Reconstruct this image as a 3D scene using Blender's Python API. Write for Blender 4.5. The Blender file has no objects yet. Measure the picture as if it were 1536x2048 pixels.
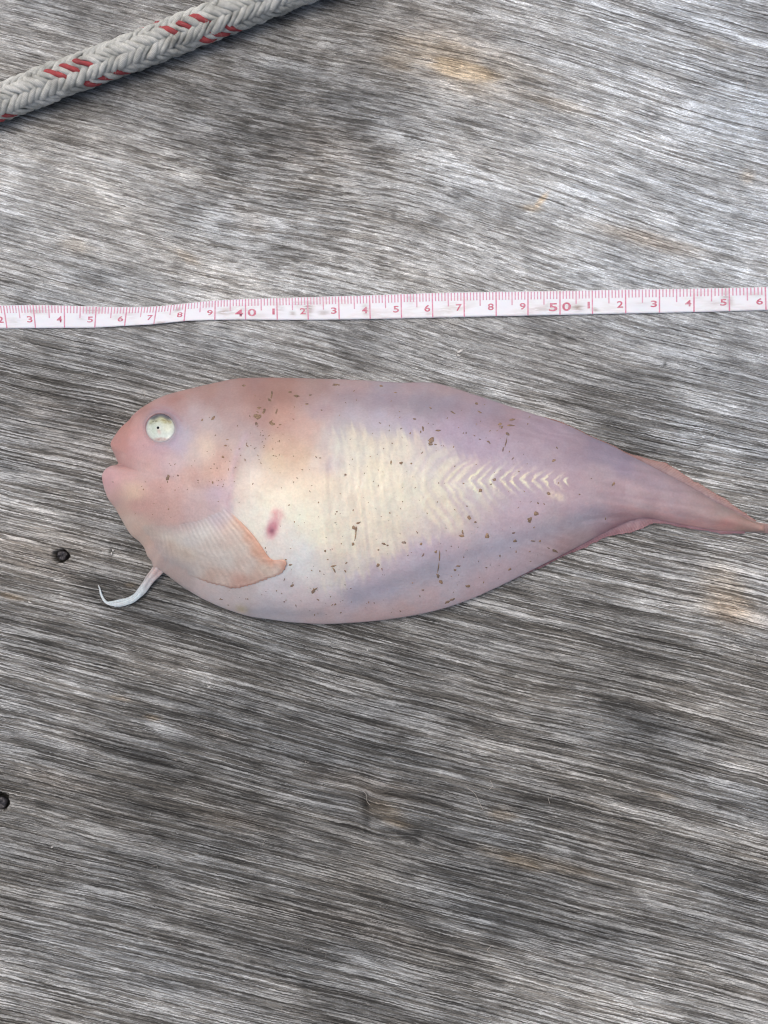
import bpy, math, random
import numpy as np
from mathutils import Vector, Matrix
rng = np.random.default_rng(7); random.seed(7)
U = 0.01                                   # all modelling below is in centimetres, U turns it into metres
scene = bpy.context.scene
C = scene.collection

# ------------------------------------------------------------------ camera
W, H = 1536.0, 2048.0                      # the photograph's pixels, only used to measure places on the board
FPX = 1662.0                               # focal length in those pixels
yaw, pitch = math.radians(6.8), math.radians(4.0)
fwd = Vector((-math.sin(yaw), math.sin(pitch), -1)).normalized()
right = fwd.cross(Vector((0, 1, 0))).normalized()
up = right.cross(fwd).normalized()
DIST = 26.6
cam_loc = -fwd * DIST
cam = bpy.data.cameras.new('camera'); camo = bpy.data.objects.new('camera', cam); C.objects.link(camo)
M = Matrix((right, up, -fwd)).transposed().to_4x4(); M.translation = cam_loc * U
camo.matrix_world = M
cam.sensor_fit = 'VERTICAL'; cam.sensor_height = 32.0; cam.lens = 32.0 * FPX / H
cam.clip_start = 0.01; cam.clip_end = 200
scene.camera = camo
Rt, Up, Fw, CL = [np.array(v) for v in (right, up, fwd, cam_loc)]

def at(x, y, z=0.0):
    """where the place seen at (x, y) lies on the level z cm above the board"""
    x, y, z = np.broadcast_arrays(*[np.asarray(q, float) for q in (x, y, z)])
    d = Fw + ((x - W/2)/FPX)[..., None]*Rt - ((y - H/2)/FPX)[..., None]*Up
    t = (z - CL[2]) / d[..., 2]
    return CL + d*t[..., None]
def px_of(P):
    q = P - CL; dep = q @ Fw
    return W/2 + FPX*(q @ Rt)/dep, H/2 - FPX*(q @ Up)/dep

# ------------------------------------------------------------------ light
SUN_EL, SUN_AZ = math.radians(76), math.radians(-20)      # azimuth from +Y towards +X
world = bpy.data.worlds.new('World'); scene.world = world; world.use_nodes = True
wn = world.node_tree; bg = wn.nodes['Background']
sky = wn.nodes.new('ShaderNodeTexSky'); sky.sky_type = 'NISHITA'; sky.sun_disc = False
sky.sun_elevation = SUN_EL; sky.sun_rotation = SUN_AZ
sky.air_density = 1.0; sky.dust_density = 6.0; sky.ozone_density = 1.0
wn.links.new(sky.outputs[0], bg.inputs[0]); bg.inputs[1].default_value = 0.13
sl = bpy.data.lights.new('sun', 'SUN'); sl.energy = 1.0; sl.angle = math.radians(70); sl.color = (1, .95, .90)
so = bpy.data.objects.new('sun', sl); C.objects.link(so)
sdir = Vector((math.sin(SUN_AZ)*math.cos(SUN_EL), math.cos(SUN_AZ)*math.cos(SUN_EL), math.sin(SUN_EL)))
so.rotation_euler = sdir.to_track_quat('Z', 'Y').to_euler(); so.location = sdir*2
scene.view_settings.view_transform = 'Standard'; scene.view_settings.look = 'None'
scene.view_settings.gamma = 1; scene.view_settings.exposure = -0.08
scene.cycles.filter_width = 1.1; scene.cycles.use_denoising = True; scene.cycles.use_adaptive_sampling = False

# ------------------------------------------------------------------ helpers
def lin(c):
    c = np.asarray(c, float)/255.0
    return np.where(c <= .04045, c/12.92, ((c+.055)/1.055)**2.4)
def sm(a, b, x):
    t = np.clip((x-a)/(b-a), 0, 1); return t*t*(3-2*t)
_tab = np.random.default_rng(3).random((257, 257))
def vnoise(x, y, seed=0):
    x = np.asarray(x, float)+seed*17.31; y = np.asarray(y, float)+seed*9.77
    xi = np.floor(x).astype(int); yi = np.floor(y).astype(int); fx = x-xi; fy = y-yi
    fx = fx*fx*(3-2*fx); fy = fy*fy*(3-2*fy)
    g = lambda a, b: _tab[a % 257, b % 257]
    return (g(xi, yi)*(1-fx)+g(xi+1, yi)*fx)*(1-fy)+(g(xi, yi+1)*(1-fx)+g(xi+1, yi+1)*fx)*fy
def fbm(x, y, seed=0, o=4):
    r = 0; a = .5; s = 0
    for k in range(o):
        r = r + a*vnoise(x*2**k, y*2**k, seed+k*5); s += a; a *= .5
    return r/s
def blob(x, y, cx, cy, rx, ry, ang=0, p=2):
    c, s = math.cos(math.radians(ang)), math.sin(math.radians(ang))
    dx, dy = x-cx, y-cy; a = (dx*c+dy*s)/rx; b = (-dx*s+dy*c)/ry
    return np.exp(-(a*a+b*b)**(p/2))
def mesh(name, V, F, mat=None, parent=None, base=(0, 0, 0), smooth=True, attrs=None):
    """V (n,3) in cm, F (m,k) index array; one mesh object"""
    V = np.asarray(V, float); F = np.asarray(F, int)
    me = bpy.data.meshes.new(name)
    me.vertices.add(len(V)); me.vertices.foreach_set('co', ((V-np.asarray(base))*U).astype('f').ravel())
    k = F.shape[1]; me.loops.add(F.size); me.loops.foreach_set('vertex_index', F.astype('i').ravel())
    me.polygons.add(len(F)); me.polygons.foreach_set('loop_start', np.arange(0, F.size, k, dtype='i'))
    me.polygons.foreach_set('loop_total', np.full(len(F), k, dtype='i'))
    me.update(calc_edges=True); me.validate()
    if smooth: me.polygons.foreach_set('use_smooth', np.ones(len(me.polygons), bool))
    for an, arr in (attrs or {}).items():
        arr = np.asarray(arr, float)
        if arr.ndim == 1: a = me.attributes.new(an, 'FLOAT', 'POINT'); a.data.foreach_set('value', arr.astype('f'))
        else: a = me.attributes.new(an, 'FLOAT_VECTOR', 'POINT'); a.data.foreach_set('vector', arr.astype('f').ravel())
    if mat: me.materials.append(mat)
    o = bpy.data.objects.new(name, me); C.objects.link(o)
    if parent: o.parent = parent
    else: o.location = Vector(base)*U
    return o
def empty(name, base, label, cat):
    o = bpy.data.objects.new(name, None); C.objects.link(o); o.location = Vector(base)*U
    o.empty_display_size = .01; o['label'] = label; o['category'] = cat; return o
def grid_faces(n, m, wrap_n=False, wrap_m=False):
    i = np.arange(n if wrap_n else n-1)[:, None]; j = np.arange(m if wrap_m else m-1)[None, :]
    i2 = (i+1) % n; j2 = (j+1) % m
    i, j, i2, j2 = np.broadcast_arrays(i, j, i2, j2)
    return np.stack([i*m+j, i2*m+j, i2*m+j2, i*m+j2], -1).reshape(-1, 4)
def join(parts):
    Vs, Fs, n = [], [], 0
    for V, F in parts: Vs.append(V); Fs.append(F+n); n += len(V)
    return np.concatenate(Vs), np.concatenate(Fs)
def spline(P, n, closed=False):
    """Catmull-Rom resampled evenly by length"""
    P = np.asarray(P, float)
    Q = np.vstack([P[-1:], P, P[:2]]) if closed else np.vstack([2*P[0]-P[1], P, 2*P[-1]-P[-2]])
    out = []
    m = len(P) if closed else len(P)-1
    t = np.linspace(0, 1, 24, endpoint=False)[:, None]
    for i in range(m):
        a, b, c, d = Q[i], Q[i+1], Q[i+2], Q[i+3]
        out.append(.5*((2*b)+(-a+c)*t+(2*a-5*b+4*c-d)*t*t+(-a+3*b-3*c+d)*t**3))
    out = np.vstack(out+[P[:1] if closed else P[-1:]])
    L = np.r_[0, np.cumsum(np.linalg.norm(np.diff(out, axis=0), axis=1))]
    s = np.linspace(0, L[-1], n, endpoint=not closed)
    return np.stack([np.interp(s, L, out[:, k]) for k in range(out.shape[1])], 1)

class N:                                    # small node-graph writer
    def __init__(s, name):
        s.m = bpy.data.materials.new(name); s.m.use_nodes = True; s.t = s.m.node_tree
        s.b = s.t.nodes['Principled BSDF']
    def n(s, ty, **kw):
        d = s.t.nodes.new(ty)
        for k, v in kw.items():
            if k in ('op',): d.operation = v
            elif k == 'ins':
                for a, b in v.items(): s.put(d.inputs[a], b)
            else: setattr(d, k, v)
        return d
    def put(s, sock, v):
        if isinstance(v, bpy.types.NodeSocket): s.t.links.new(v, sock)
        else: sock.default_value = v
    def math(s, op, a, b=0.0, c=0.0, clamp=False):
        d = s.n('ShaderNodeMath', op=op, ins={0: a, 1: b, 2: c}); d.use_clamp = clamp; return d.outputs[0]
    def attr(s, name, vec=False):
        d = s.n('ShaderNodeAttribute', attribute_name=name); return d.outputs['Vector' if vec else 'Fac']
    def vmul(s, v, k, off=(0, 0, 0)):
        d = s.n('ShaderNodeVectorMath', op='MULTIPLY_ADD', ins={0: v, 1: k, 2: off}); return d.outputs[0]
    def noise(s, v, scale=1.0, detail=2.0, rough=.5, dist=0.0, col=False):
        d = s.n('ShaderNodeTexNoise', ins={'Vector': v, 'Scale': scale, 'Detail': detail, 'Roughness': rough, 'Distortion': dist})
        return d.outputs['Color' if col else 'Fac']
    def ramp(s, x, a, b, c=0.0, d=1.0):
        q = s.n('ShaderNodeMapRange', ins={'Value': x, 'From Min': a, 'From Max': b, 'To Min': c, 'To Max': d})
        return q.outputs[0]
    def mul(s, c, k):                       # colour * scalar
        d = s.n('ShaderNodeVectorMath', op='SCALE', ins={0: c, 'Scale': k}); return d.outputs[0]
    def mix(s, f, a, b):
        d = s.n('ShaderNodeMix', data_type='RGBA', clamp_factor=True)
        s.put(d.inputs[0], f); s.put(d.inputs[6], a); s.put(d.inputs[7], b); return d.outputs[2]
    def bump(s, h, dist, strength=1.0, prev=None):
        d = s.n('ShaderNodeBump', ins={'Height': h, 'Distance': dist, 'Strength': strength})
        if prev is not None: s.put(d.inputs['Normal'], prev)
        return d.outputs[0]
    def set(s, **kw):
        for k, v in kw.items(): s.put(s.b.inputs[k.replace('_', ' ')], v)
        return s.m
def rgb(c): return tuple(lin(c))+(1.0,)

# ================================================================== WOODEN BOARD
tone = np.array([[150,140,130,136,153,162,173,162],[128,129,124,110,154,149,180,158],[181,149,131,144,152,176,186,172],[164,157,139,152,154,158,176,178],[160,168,165,165,168,165,170,175],[135,145,155,155,155,150,152,160],[134,140,150,150,150,148,142,161],[152,145,145,145,145,148,150,165],[144,135,140,140,140,140,148,152],[133,120,125,128,130,135,151,173],[150,150,121,126,141,139,112,151],[136,128,124,129,119,142,133,135],[139,111,113,117,119,134,137,129],[125,115,133,120,120,133,135,135],[146,128,118,130,116,119,127,138],[152,141,147,120,123,143,160,142]], float)  # board tone by area: stains, weathering and some sky sheen painted in
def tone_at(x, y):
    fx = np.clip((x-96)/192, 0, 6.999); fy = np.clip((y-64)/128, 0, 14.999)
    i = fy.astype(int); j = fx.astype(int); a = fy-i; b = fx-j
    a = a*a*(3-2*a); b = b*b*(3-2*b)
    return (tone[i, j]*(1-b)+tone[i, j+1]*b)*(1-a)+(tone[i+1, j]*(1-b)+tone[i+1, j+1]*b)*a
def grain_v(x, y):
    t = math.tan(math.radians(14.2))
    v = y - t*x
    v = v + 14*(fbm(x/620, y/620, 11, 2)-.5)*2 + 3*(fbm(x/170, y/120, 12, 2)-.5)*2
    v = v + 26*sm(380, 900, x)*blob(x, y, 700, 430, 420, 190, 8) - 16*sm(900, 1500, x)*blob(x, y, 1300, 250, 400, 300)
    v = v + 14*np.tanh((x-730)/25)*blob(x, y, 730, 1610, 60, 60)*-.4 + 10*np.tanh((y-1665)/8)*blob(x, y, 825, 1668, 45, 14, 12)
    return v
HOLES = [(120, 1112, 17, 14.5, .34), (1, 1604, 18, 18, .36)]
def axis(lo, hi, a, b, st):
    core = np.arange(a, b+st, st); l = []; r = []; q = a; d = st
    while q > lo: d *= 1.35; q -= d; l.append(q)
    q = core[-1]; d = st
    while q < hi: d *= 1.35; q += d; r.append(q)
    return np.r_[l[::-1], core, r]
p00, p11 = at(-30, 2080), at(1570, -30)
pa, pb = at(-30, -30), at(1570, 2080)
gx = axis(-75, 75, min(p00[0], pa[0]), max(p11[0], pb[0]), .046)
gy = axis(-75, 75, min(p00[1], pb[1]), max(p11[1], pa[1]), .046)
GX, GY = np.meshgrid(gx, gy, indexing='ij')
P = np.stack([GX, GY, 0*GX], -1).reshape(-1, 3)
q = P.copy(); q[:, :2] = np.clip(q[:, :2], -26, 26)
X, Y = px_of(q)
Xo, Yo = X + (P[:, 0]-q[:, 0])*62, Y - (P[:, 1]-q[:, 1])*62
gv = grain_v(Xo, Yo)/62.0; gu = (Xo + .22*Yo)/62.0
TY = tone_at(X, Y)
gvp = gv*62; gup = gu*62
# ragged darker and paler weathered patches, drawn out along the grain
lo_ = sm(600, 900, Y)
mot = (fbm(gup/130, gvp/62, 31, 5)-.5)*72 + ((fbm(gup/38, gvp/22, 37, 4)-.5)*(1-lo_)+(fbm(gup/60, gvp/14, 37, 4)-.5)*lo_)*56
mot = mot*(.80-.08*lo_)+(fbm(gup/260, gvp/20, 39, 3)-.5)*34*lo_
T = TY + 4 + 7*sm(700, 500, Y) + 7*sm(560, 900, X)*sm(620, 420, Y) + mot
for (cx, cy, rx, ry, an, d) in [(560, 290, 110, 40, -8, -34), (350, 185, 120, 45, 14, -18), (640, 45, 170, 45, 8, -26), (530, 800, 60, 10, 0, -10),
        (345, 640, 60, 12, 10, -8), (350, 330, 60, 40, 15, 16), (200, 390, 70, 40, 15, 12), (740, 250, 90, 50, 10, -12), (1230, 870, 60, 28, 20, -34),
        (1000, 460, 200, 20, 12, -10), (690, 480, 60, 30, 0, -22), (1040, 270, 110, 12, 16, -28), (960, 60, 110, 14, 10, -14), (700, 880, 10, 10, 0, 0),
        (980, 75, 60, 10, 12, -16), (1060, 160, 80, 14, 20, -20), (690, 1710, 190, 22, 12, -22), (1040, 1590, 90, 26, 12, -14), (100, 1580, 120, 26, 14, -20),
        (480, 1480, 220, 26, 13, -12), (60, 1540, 60, 12, 14, 22), (1000, 1320, 250, 18, 14, -14), (1300, 1260, 160, 30, 20, -14), (700, 1590, 70, 24, 12, -18),
        (1420, 1250, 90, 26, 25, -12), (1100, 1990, 260, 40, 12, 16), (1500, 1560, 60, 90, 14, 18), (1170, 1930, 220, 18, 14, 12), (400, 1420, 240, 14, 14, -8)]:
    T = T + d*np.clip(blob(X, Y, cx, cy, rx*1.1, ry*1.1, an)*(.45+1.1*fbm(gup/60, gvp/14, 41, 3)), 0, 1)
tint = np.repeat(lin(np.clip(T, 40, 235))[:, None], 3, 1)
# cast: cooler top right, warmer left and in rows
warm = (fbm(gup/260, gvp/90, 51, 3)-.5)*.22
cool = .035*sm(700, 1500, X)*sm(1300, 200, Y)
tint[:, 0] *= .972+warm*.34-cool*1.15+.010*sm(900, 1400, Y); tint[:, 2] *= .982-warm*.42+cool*1.7-.015*sm(900, 1400, Y)
rustmask = np.zeros(len(P)); brown = np.zeros(len(P))
rag = .35+1.3*fbm(gup/40, gvp/9, 61, 4)
for (cx, cy, rx, ry, an, k) in [(925, 138, 78, 24, 15, .9), (940, 135, 190, 52, 15, .30), (1300, 480, 120, 16, 14, .2), (880, 108, 110, 36, 12, .5), (795, 122, 42, 20, 12, .45), (965, 150, 60, 14, 12, .6), (1110, 205, 70, 15, 17, .3),
        (1080, 404, 22, 6, -50, .8), (1064, 416, 20, 7, 5, .5), (1495, 352, 14, 14, 40, .35), (765, 1622, 40, 20, 18, .55), (790, 1645, 34, 8, 15, .6), (1004, 1628, 26, 14, 10, .45),
        (1045, 1722, 55, 14, 14, .6), (1015, 1712, 70, 14, 14, .35), (240, 1396, 22, 5, 12, .5), (304, 1435, 16, 5, 10, .6), (1452, 1190, 60, 40, 60, .35), (1110, 1730, 80, 14, 14, .4),
        (20, 1192, 26, 6, 12, .6), (262, 1170, 12, 5, 0, .5), (375, 515, 26, 8, 30, .25), (1320, 1590, 30, 8, 14, .3), (150, 490, 30, 16, 15, .22), (1430, 90, 30, 12, 15, .2)]:
    rustmask = np.maximum(rustmask, k*np.clip(blob(X, Y, cx, cy, rx, ry, an, 2.6)*rag*1.25, 0, 1))
for (cx, cy, rx, ry, an, k) in [(1470, 1225, 80, 30, 20, .6), (1300, 480, 90, 16, 14, .5), (640, 300, 90, 60, 0, .35), (500, 440, 40, 20, 30, .4), (740, 1570, 130, 26, 12, .5), (110, 1560, 90, 20, 14, .5), (440, 1470, 60, 14, 12, .4),
        (480, 1645, 90, 16, 12, .4), (700, 1850, 200, 30, 12, .3), (150, 890, 140, 60, 10, .35), (60, 1100, 160, 60, 10, .35), (900, 55, 120, 40, 10, .3), (90, 820, 60, 50, 10, .3)]:
    brown = np.maximum(brown, k*np.clip(blob(X, Y, cx, cy, rx, ry, an)*rag, 0, 1))
tint = tint*(1+brown[:, None]*np.array([.03, -.10, -.22]))
tint = tint*(1-rustmask[:, None]) + rustmask[:, None]*tint*np.array([1.26, 1.0, .70])
z = .012*(fbm(gup/70, gvp/9, 71, 3)-.5)*2
dark = np.ones(len(P))
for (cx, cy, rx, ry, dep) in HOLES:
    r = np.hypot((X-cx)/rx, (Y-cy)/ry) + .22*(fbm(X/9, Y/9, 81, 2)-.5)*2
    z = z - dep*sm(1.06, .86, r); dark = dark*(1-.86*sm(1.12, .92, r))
for (cx, cy, rx, ry, an, k, dz) in [(731, 1620, 8, 40, -4, .6, .05), (822, 1680, 26, 9, 18, .75, .06), (836, 1667, 12, 7, 10, .6, .04), (790, 1662, 30, 4, 14, .5, .03), (1330, 728, 5, 5, 0, .75, .02), (250, 185, 7, 10, 10, .45, .01),
        (1058, 45, 10, 6, 0, .5, .01), (787, 432, 8, 8, 0, .5, .01), (222, 1106, 6, 11, 0, .6, .02), (1440, 1615, 5, 6, 0, .5, .01), (268, 1144, 6, 4, 0, .4, 0), (1006, 113, 7, 4, 0, .4, 0), (1172, 398, 6, 4, 0, .4, 0),
        (840, 1560, 3, 3, 0, .5, 0), (1430, 200, 3, 3, 0, .4, 0), (475, 1320, 4, 3, 0, .4, 0), (1465, 438, 12, 6, 0, .2, 0)]:
    m = np.clip(blob(X, Y, cx, cy, rx, ry, an, 3)*(.6+.9*fbm(gup/12, gvp/6, 91, 2)), 0, 1)
    dark = dark*(1-k*m); z = z - dz*m
tint *= dark[:, None]
# fuzzy paint scratch at the upper right
scr = np.exp(-((X-(1345-.20*(Y-20)))/1.6)**2)*sm(20, 60, Y)*sm(340, 280, Y)*(fbm(Y/14, X/900, 95, 2) > .45)*.35
tint = tint*(1-scr[:, None])+scr[:, None]*.55
P[:, 2] = z
dens = np.clip((135-T)/100, -.35, .6)
# outward skirt kept level
wood = N('weathered_wood')
g = wood.attr('grain', True)
seed = lambda k: (k*3.7, k*1.3, k*2.1)
w0 = wood.noise(wood.vmul(g, (1.3, 5, 0), seed(1)), 1, 3, .55)
w1 = wood.noise(wood.vmul(g, (9, 16, 0), seed(2)), 1, 3, .6)
sh = wood.math('MULTIPLY_ADD', w0, .07, wood.math('MULTIPLY', w1, .075))
comb = wood.n('ShaderNodeCombineXYZ', ins={1: sh}).outputs[0]
gw = wood.n('ShaderNodeVectorMath', op='ADD', ins={0: g, 1: comb}).outputs[0]
den = wood.math('MULTIPLY', wood.attr('dens'), .05)
def streak(kx, ky, sd, lo, hi, detail=4, rough=.55):
    nz = wood.noise(wood.vmul(gw, (kx, ky, 0), seed(sd)), 1, detail, rough)
    return wood.ramp(wood.math('ADD', nz, den), lo, hi)
lg = wood.attr('long')
def pick(x, y): return wood.n('ShaderNodeMix', data_type='FLOAT', ins={0: lg, 2: x, 3: y}).outputs[0]
def lines(kx, ky, sd, w0_, w1_, detail=1.5, lev=.5):       # thin unbroken lines where a stretched noise crosses a level
    nz = wood.noise(wood.vmul(gw, (kx, ky, 0), seed(sd)), 1, detail, .55)
    return wood.ramp(wood.math('ABSOLUTE', wood.math('SUBTRACT', nz, lev)), w0_, w1_, 1.0, 0.0)
def pores(kx, ky, sd, r0, r1):                             # short dashes of open pores
    nv = wood.n('ShaderNodeTexVoronoi', voronoi_dimensions='2D', ins={'Vector': wood.vmul(gw, (kx, ky, 0), seed(sd)), 'Scale': 1.0})
    return wood.ramp(wood.math('ADD', nv.outputs['Distance'], wood.math('MULTIPLY', den, -2.0)), r0, r1, 1.0, 0.0)
def gate(kx, ky, sd, lo, hi): return wood.ramp(wood.noise(wood.vmul(gw, (kx, ky, 0), seed(sd)), 1, 3, .6), lo, hi)
M2 = lambda *q_: q_[0] if len(q_) == 1 else wood.math('MULTIPLY', q_[0], M2(*q_[1:]))
lowf = wood.math('MULTIPLY', wood.math('SUBTRACT', wood.noise(wood.vmul(gw, (.9, 2.6, 0), seed(30)), 1, 3, .6), .5), .17)
def cut(kx, ky, sd, lev, soft, detail=2.5, rough=.6):      # crisp grooves: a stretched noise cut hard at a wandering level
    nz = wood.noise(wood.vmul(gw, (kx, ky, 0), seed(sd)), 1, detail, rough)
    q_ = wood.math('ADD', wood.math('ADD', nz, lowf), den)
    return wood.ramp(q_, lev-soft, lev+soft)
P1 = M2(pores(1.2, 7.5, 3, .33, .37), gate(.8, 2.2, 31, .42, .48))
L1_ = M2(lines(.16, 8.5, 13, .020, .034), gate(.45, 5, 33, .42, .46))
L2_ = M2(lines(.26, 12, 14, .022, .040, 2), gate(.7, 6, 34, .42, .47))
sA = pick(cut(.60, 13.5, 16, .54, .013), cut(.14, 15, 17, .535, .012))
sB = pick(cut(1.1, 24, 18, .54, .02), cut(.32, 25, 19, .54, .02))
sC = pick(wood.math('MULTIPLY', P1, .55), wood.math('MAXIMUM', L1_, wood.math('MULTIPLY', L2_, .7)))
sD = cut(2.0, 40, 20, .53, .035, 1.5)
mo = wood.ramp(wood.noise(wood.vmul(gw, (2.2, 5, 0), seed(8)), 1, 4, .65), .25, .75, .89, 1.11)
fi = wood.ramp(wood.noise(wood.vmul(gw, (5, 26, 0), seed(9)), 1, 3, .65), .30, .70, .80, 1.20)
ridge = fi
co = wood.n('ShaderNodeTexCoord').outputs['Object']
sp = wood.ramp(wood.noise(co, 2400, 2, .6), .3, .7, .80, 1.20)
fk = wood.ramp(wood.noise(wood.vmul(gw, (7, 20, 0), seed(17)), 1, 2, .6), .36, .64, .88, 1.10)
sp = wood.math('MULTIPLY', sp, fk)
k = wood.math('MULTIPLY', mo, fi); k = wood.math('MULTIPLY', k, sp)
for s_, a_ in ((sA, -.55), (sB, -.44), (sD, -.22), (sC, -.58)):
    k = wood.math('MULTIPLY', k, wood.math('MULTIPLY_ADD', s_, a_, 1.0))
k = wood.math('MULTIPLY', k, 1.63)
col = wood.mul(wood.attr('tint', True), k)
# the grooves hold browner dirt
gr = wood.math('MAXIMUM', sA, sC)
col = wood.mix(wood.math('MULTIPLY', gr, .5), col, wood.n('ShaderNodeVectorMath', op='MULTIPLY', ins={0: col, 1: (1.10, .99, .86)}).outputs[0])
hgt = wood.math('MULTIPLY_ADD', sA, -.6, wood.math('MULTIPLY_ADD', sB, -.4, wood.math('MULTIPLY_ADD', sC, -.8, wood.math('MULTIPLY', fi, .35))))
nb = wood.bump(hgt, .00035, .8)
wood.set(Base_Color=col, Roughness=.72, Normal=nb); wood.b.inputs['Specular IOR Level'].default_value = .3
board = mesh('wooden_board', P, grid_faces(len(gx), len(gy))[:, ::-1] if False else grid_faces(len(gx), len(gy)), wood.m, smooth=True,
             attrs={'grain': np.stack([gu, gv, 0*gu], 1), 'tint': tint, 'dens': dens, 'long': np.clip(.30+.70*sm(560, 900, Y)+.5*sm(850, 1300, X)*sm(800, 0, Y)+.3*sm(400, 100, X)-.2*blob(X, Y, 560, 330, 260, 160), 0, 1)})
board['kind'] = 'structure'

# screws sunk in the holes
scr_m = N('dark_screw'); nn = scr_m.noise(scr_m.n('ShaderNodeTexCoord').outputs['Object'], 900, 4, .6)
scr_m.set(Base_Color=scr_m.mix(scr_m.ramp(nn, .35, .65), rgb((26, 26, 28)), rgb((78, 76, 80))), Metallic=.35, Roughness=.5)
for (cx, cy, rr, zz, rot) in [(124, 1111, 11.5, -.17, .4), (-1, 1606, 15, -.15, 1.1)]:
    b = at(cx, cy, zz); r = rr/62; n = 20; Vv = []
    prof = [(0, .05), (.5, .055), (.8, .04), (1.0, 0), (.98, -.12)]
    a = np.arange(n)/n*2*np.pi
    for (f, hz) in prof:
        for t in a:
            x_, y_ = r*f*math.cos(t), r*f*math.sin(t)*(.93); zc = hz
            u_ = x_*math.cos(rot)+y_*math.sin(rot); v_ = -x_*math.sin(rot)+y_*math.cos(rot)
            if f < .85 and (abs(u_) < .035 or abs(v_) < .035): zc -= .06
            Vv.append((x_*(1+.08*math.sin(3*t)), y_*(1+.06*math.cos(2*t+1)), zc))
    Vv = np.array(Vv)+b
    o = mesh('screw_head', Vv, grid_faces(len(prof), n, wrap_m=True)[:, ::-1], scr_m.m, board, (0, 0, 0))

# ================================================================== MEASURING TAPE
ST = [  # cm mark, top edge place, lower edge place
 (30, -112, 612, -105, 657.5), (31, -54, 611.5, -47, 657.5), (32, 7, 611, 14, 657), (33, 66, 610, 71, 656.5), (34, 128.5, 611, 129, 656), (35, 192.5, 613, 189.5, 655.4), (36, 254, 614, 249, 652),
 (37, 313.5, 612.5, 307.5, 648.5), (38, 372, 606.5, 368, 642.5), (39, 430.5, 601, 429.5, 640), (40, 491, 598, 491, 639.4), (41, 553.5, 596, 554.5, 640), (42, 615, 594, 616.5, 640),
 (43, 677, 592.3, 678.5, 639.2), (44, 739, 590.5, 740.5, 638.5), (45, 802, 588.2, 803, 637), (46, 864.5, 586, 865.5, 635.5), (47, 928, 584.6, 928.5, 634), (48, 992, 583.4, 992.5, 632.5),
 (49, 1056, 582.8, 1056, 631.2), (50, 1120, 581.8, 1120, 630), (51, 1184.5, 580.4, 1185, 628.8), (52, 1251, 579, 1251.5, 627.2), (53, 1319, 578.2, 1319, 626), (54, 1388, 577, 1388, 624.4),
 (55, 1458.5, 575.6, 1459, 622.6), (56, 1530.5, 574, 1532, 620.4), (57, 1603, 572, 1605, 618), (58, 1678, 570, 1680, 616), (59, 1754, 568, 1756, 614)]
ST = np.array(ST, float)
def cr(u, col):
    u = np.clip(u, ST[1, 0], ST[-2, 0]-1e-6); i = np.floor(u-ST[0, 0]).astype(int); t = u-ST[0, 0]-i
    i = np.clip(i, 1, len(ST)-3); a, b, c, d = (ST[i+k_, col] for k_ in (-1, 0, 1, 2))
    return .5*((2*b)+(-a+c)*t+(2*a-5*b+4*c-d)*t*t+(-a+3*b-3*c+d)*t**3)
def tape_z(u, v):
    lift = .045+.05*np.exp(-((u-37.2)/1.6)**2)*(.3+.9*v)+.025*(vnoise(u*.7, 0*u, 5)-.3)+.03*np.exp(-((u-47)/3)**2)*v
    return lift + .012*np.cos((v-.5)*3.1)
def tape(u, v, dz=0.0):
    u = np.asarray(u, float); v = np.asarray(v, float)
    x = cr(u, 1)*(1-v)+cr(u, 3)*v; y = cr(u, 2)*(1-v)+cr(u, 4)*v
    return at(x, y, tape_z(u, v)+dz)
tbase = tape(44.0, .5)*np.array([1, 1, 0])
tp = empty('measuring_tape', tbase, 'white flexible measuring tape with pink centimetre marks, lying across the board above the fish', 'measuring tape')
nu, nvv = 560, 13
uu = np.linspace(31.05, 57.9, nu); vv = np.linspace(0, 1, nvv)
UU, VV = np.meshgrid(uu, vv, indexing='ij')
VE = VV + (np.abs(VV-.5) > .49)*np.sign(VV-.5)*.012*(vnoise(UU*9, VV, 3)-.5)
top = tape(UU, VE); bot = tape(UU, VE, -.032)
V = np.concatenate([top.reshape(-1, 3), bot.reshape(-1, 3)]); nT = nu*nvv
F = grid_faces(nu, nvv); side = []
for i in range(nu-1):
    side.append((i*nvv, nT+i*nvv, nT+(i+1)*nvv, (i+1)*nvv)); j = nvv-1
    side.append((i*nvv+j, (i+1)*nvv+j, nT+(i+1)*nvv+j, nT+i*nvv+j))
grime = np.zeros_like(UU)
for (u_, v_, ru, rv, k_) in [(34.9, .2, .3, .16, .5), (34.55, .55, .12, .1, .25), (39.3, .62, .22, .12, .75), (37.75, .3, .12, .12, .6), (38.8, .2, .2, .1, .3), (37.2, .95, .2, .06, .8), (42.0, .5, .16, .3, .8), (41.7, .3, .22, .1, .5),
        (41.5, .72, .1, .1, .6), (41.1, .5, .12, .2, .35), (42.5, .7, .2, .1, .55), (43.85, .6, .1, .2, .6), (45.3, .2, .14, .2, .35), (45.85, .8, .1, .06, .3), (50.55, .72, .2, .12, .85), (51.08, .8, .1, .08, .7), (49.6, .55, .2, .12, .25),
        (54.6, .62, .3, .1, .3), (54.9, .35, .12, .3, .5), (55.0, .55, .1, .2, .5), (49.5, .75, .3, .1, .25), (33.0, .25, .25, .1, .35), (52.5, .6, .3, .08, .2), (55.7, .3, .25, .1, .35), (32.3, .7, .2, .12, .3), (36.2, .4, .2, .2, .2), (40.4, .8, .3, .1, .25)]:
    grime = np.maximum(grime, k_*np.exp(-((UU-u_)/ru)**2-((VV-v_)/rv)**2))
gr2 = np.concatenate([grime.ravel(), grime.ravel()])
tm = N('tape_vinyl')
tc = tm.n('ShaderNodeTexCoord').outputs['Object']
tn = tm.noise(tm.vmul(tc, (260, 1500, 300)), 1, 4, .6)
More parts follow.
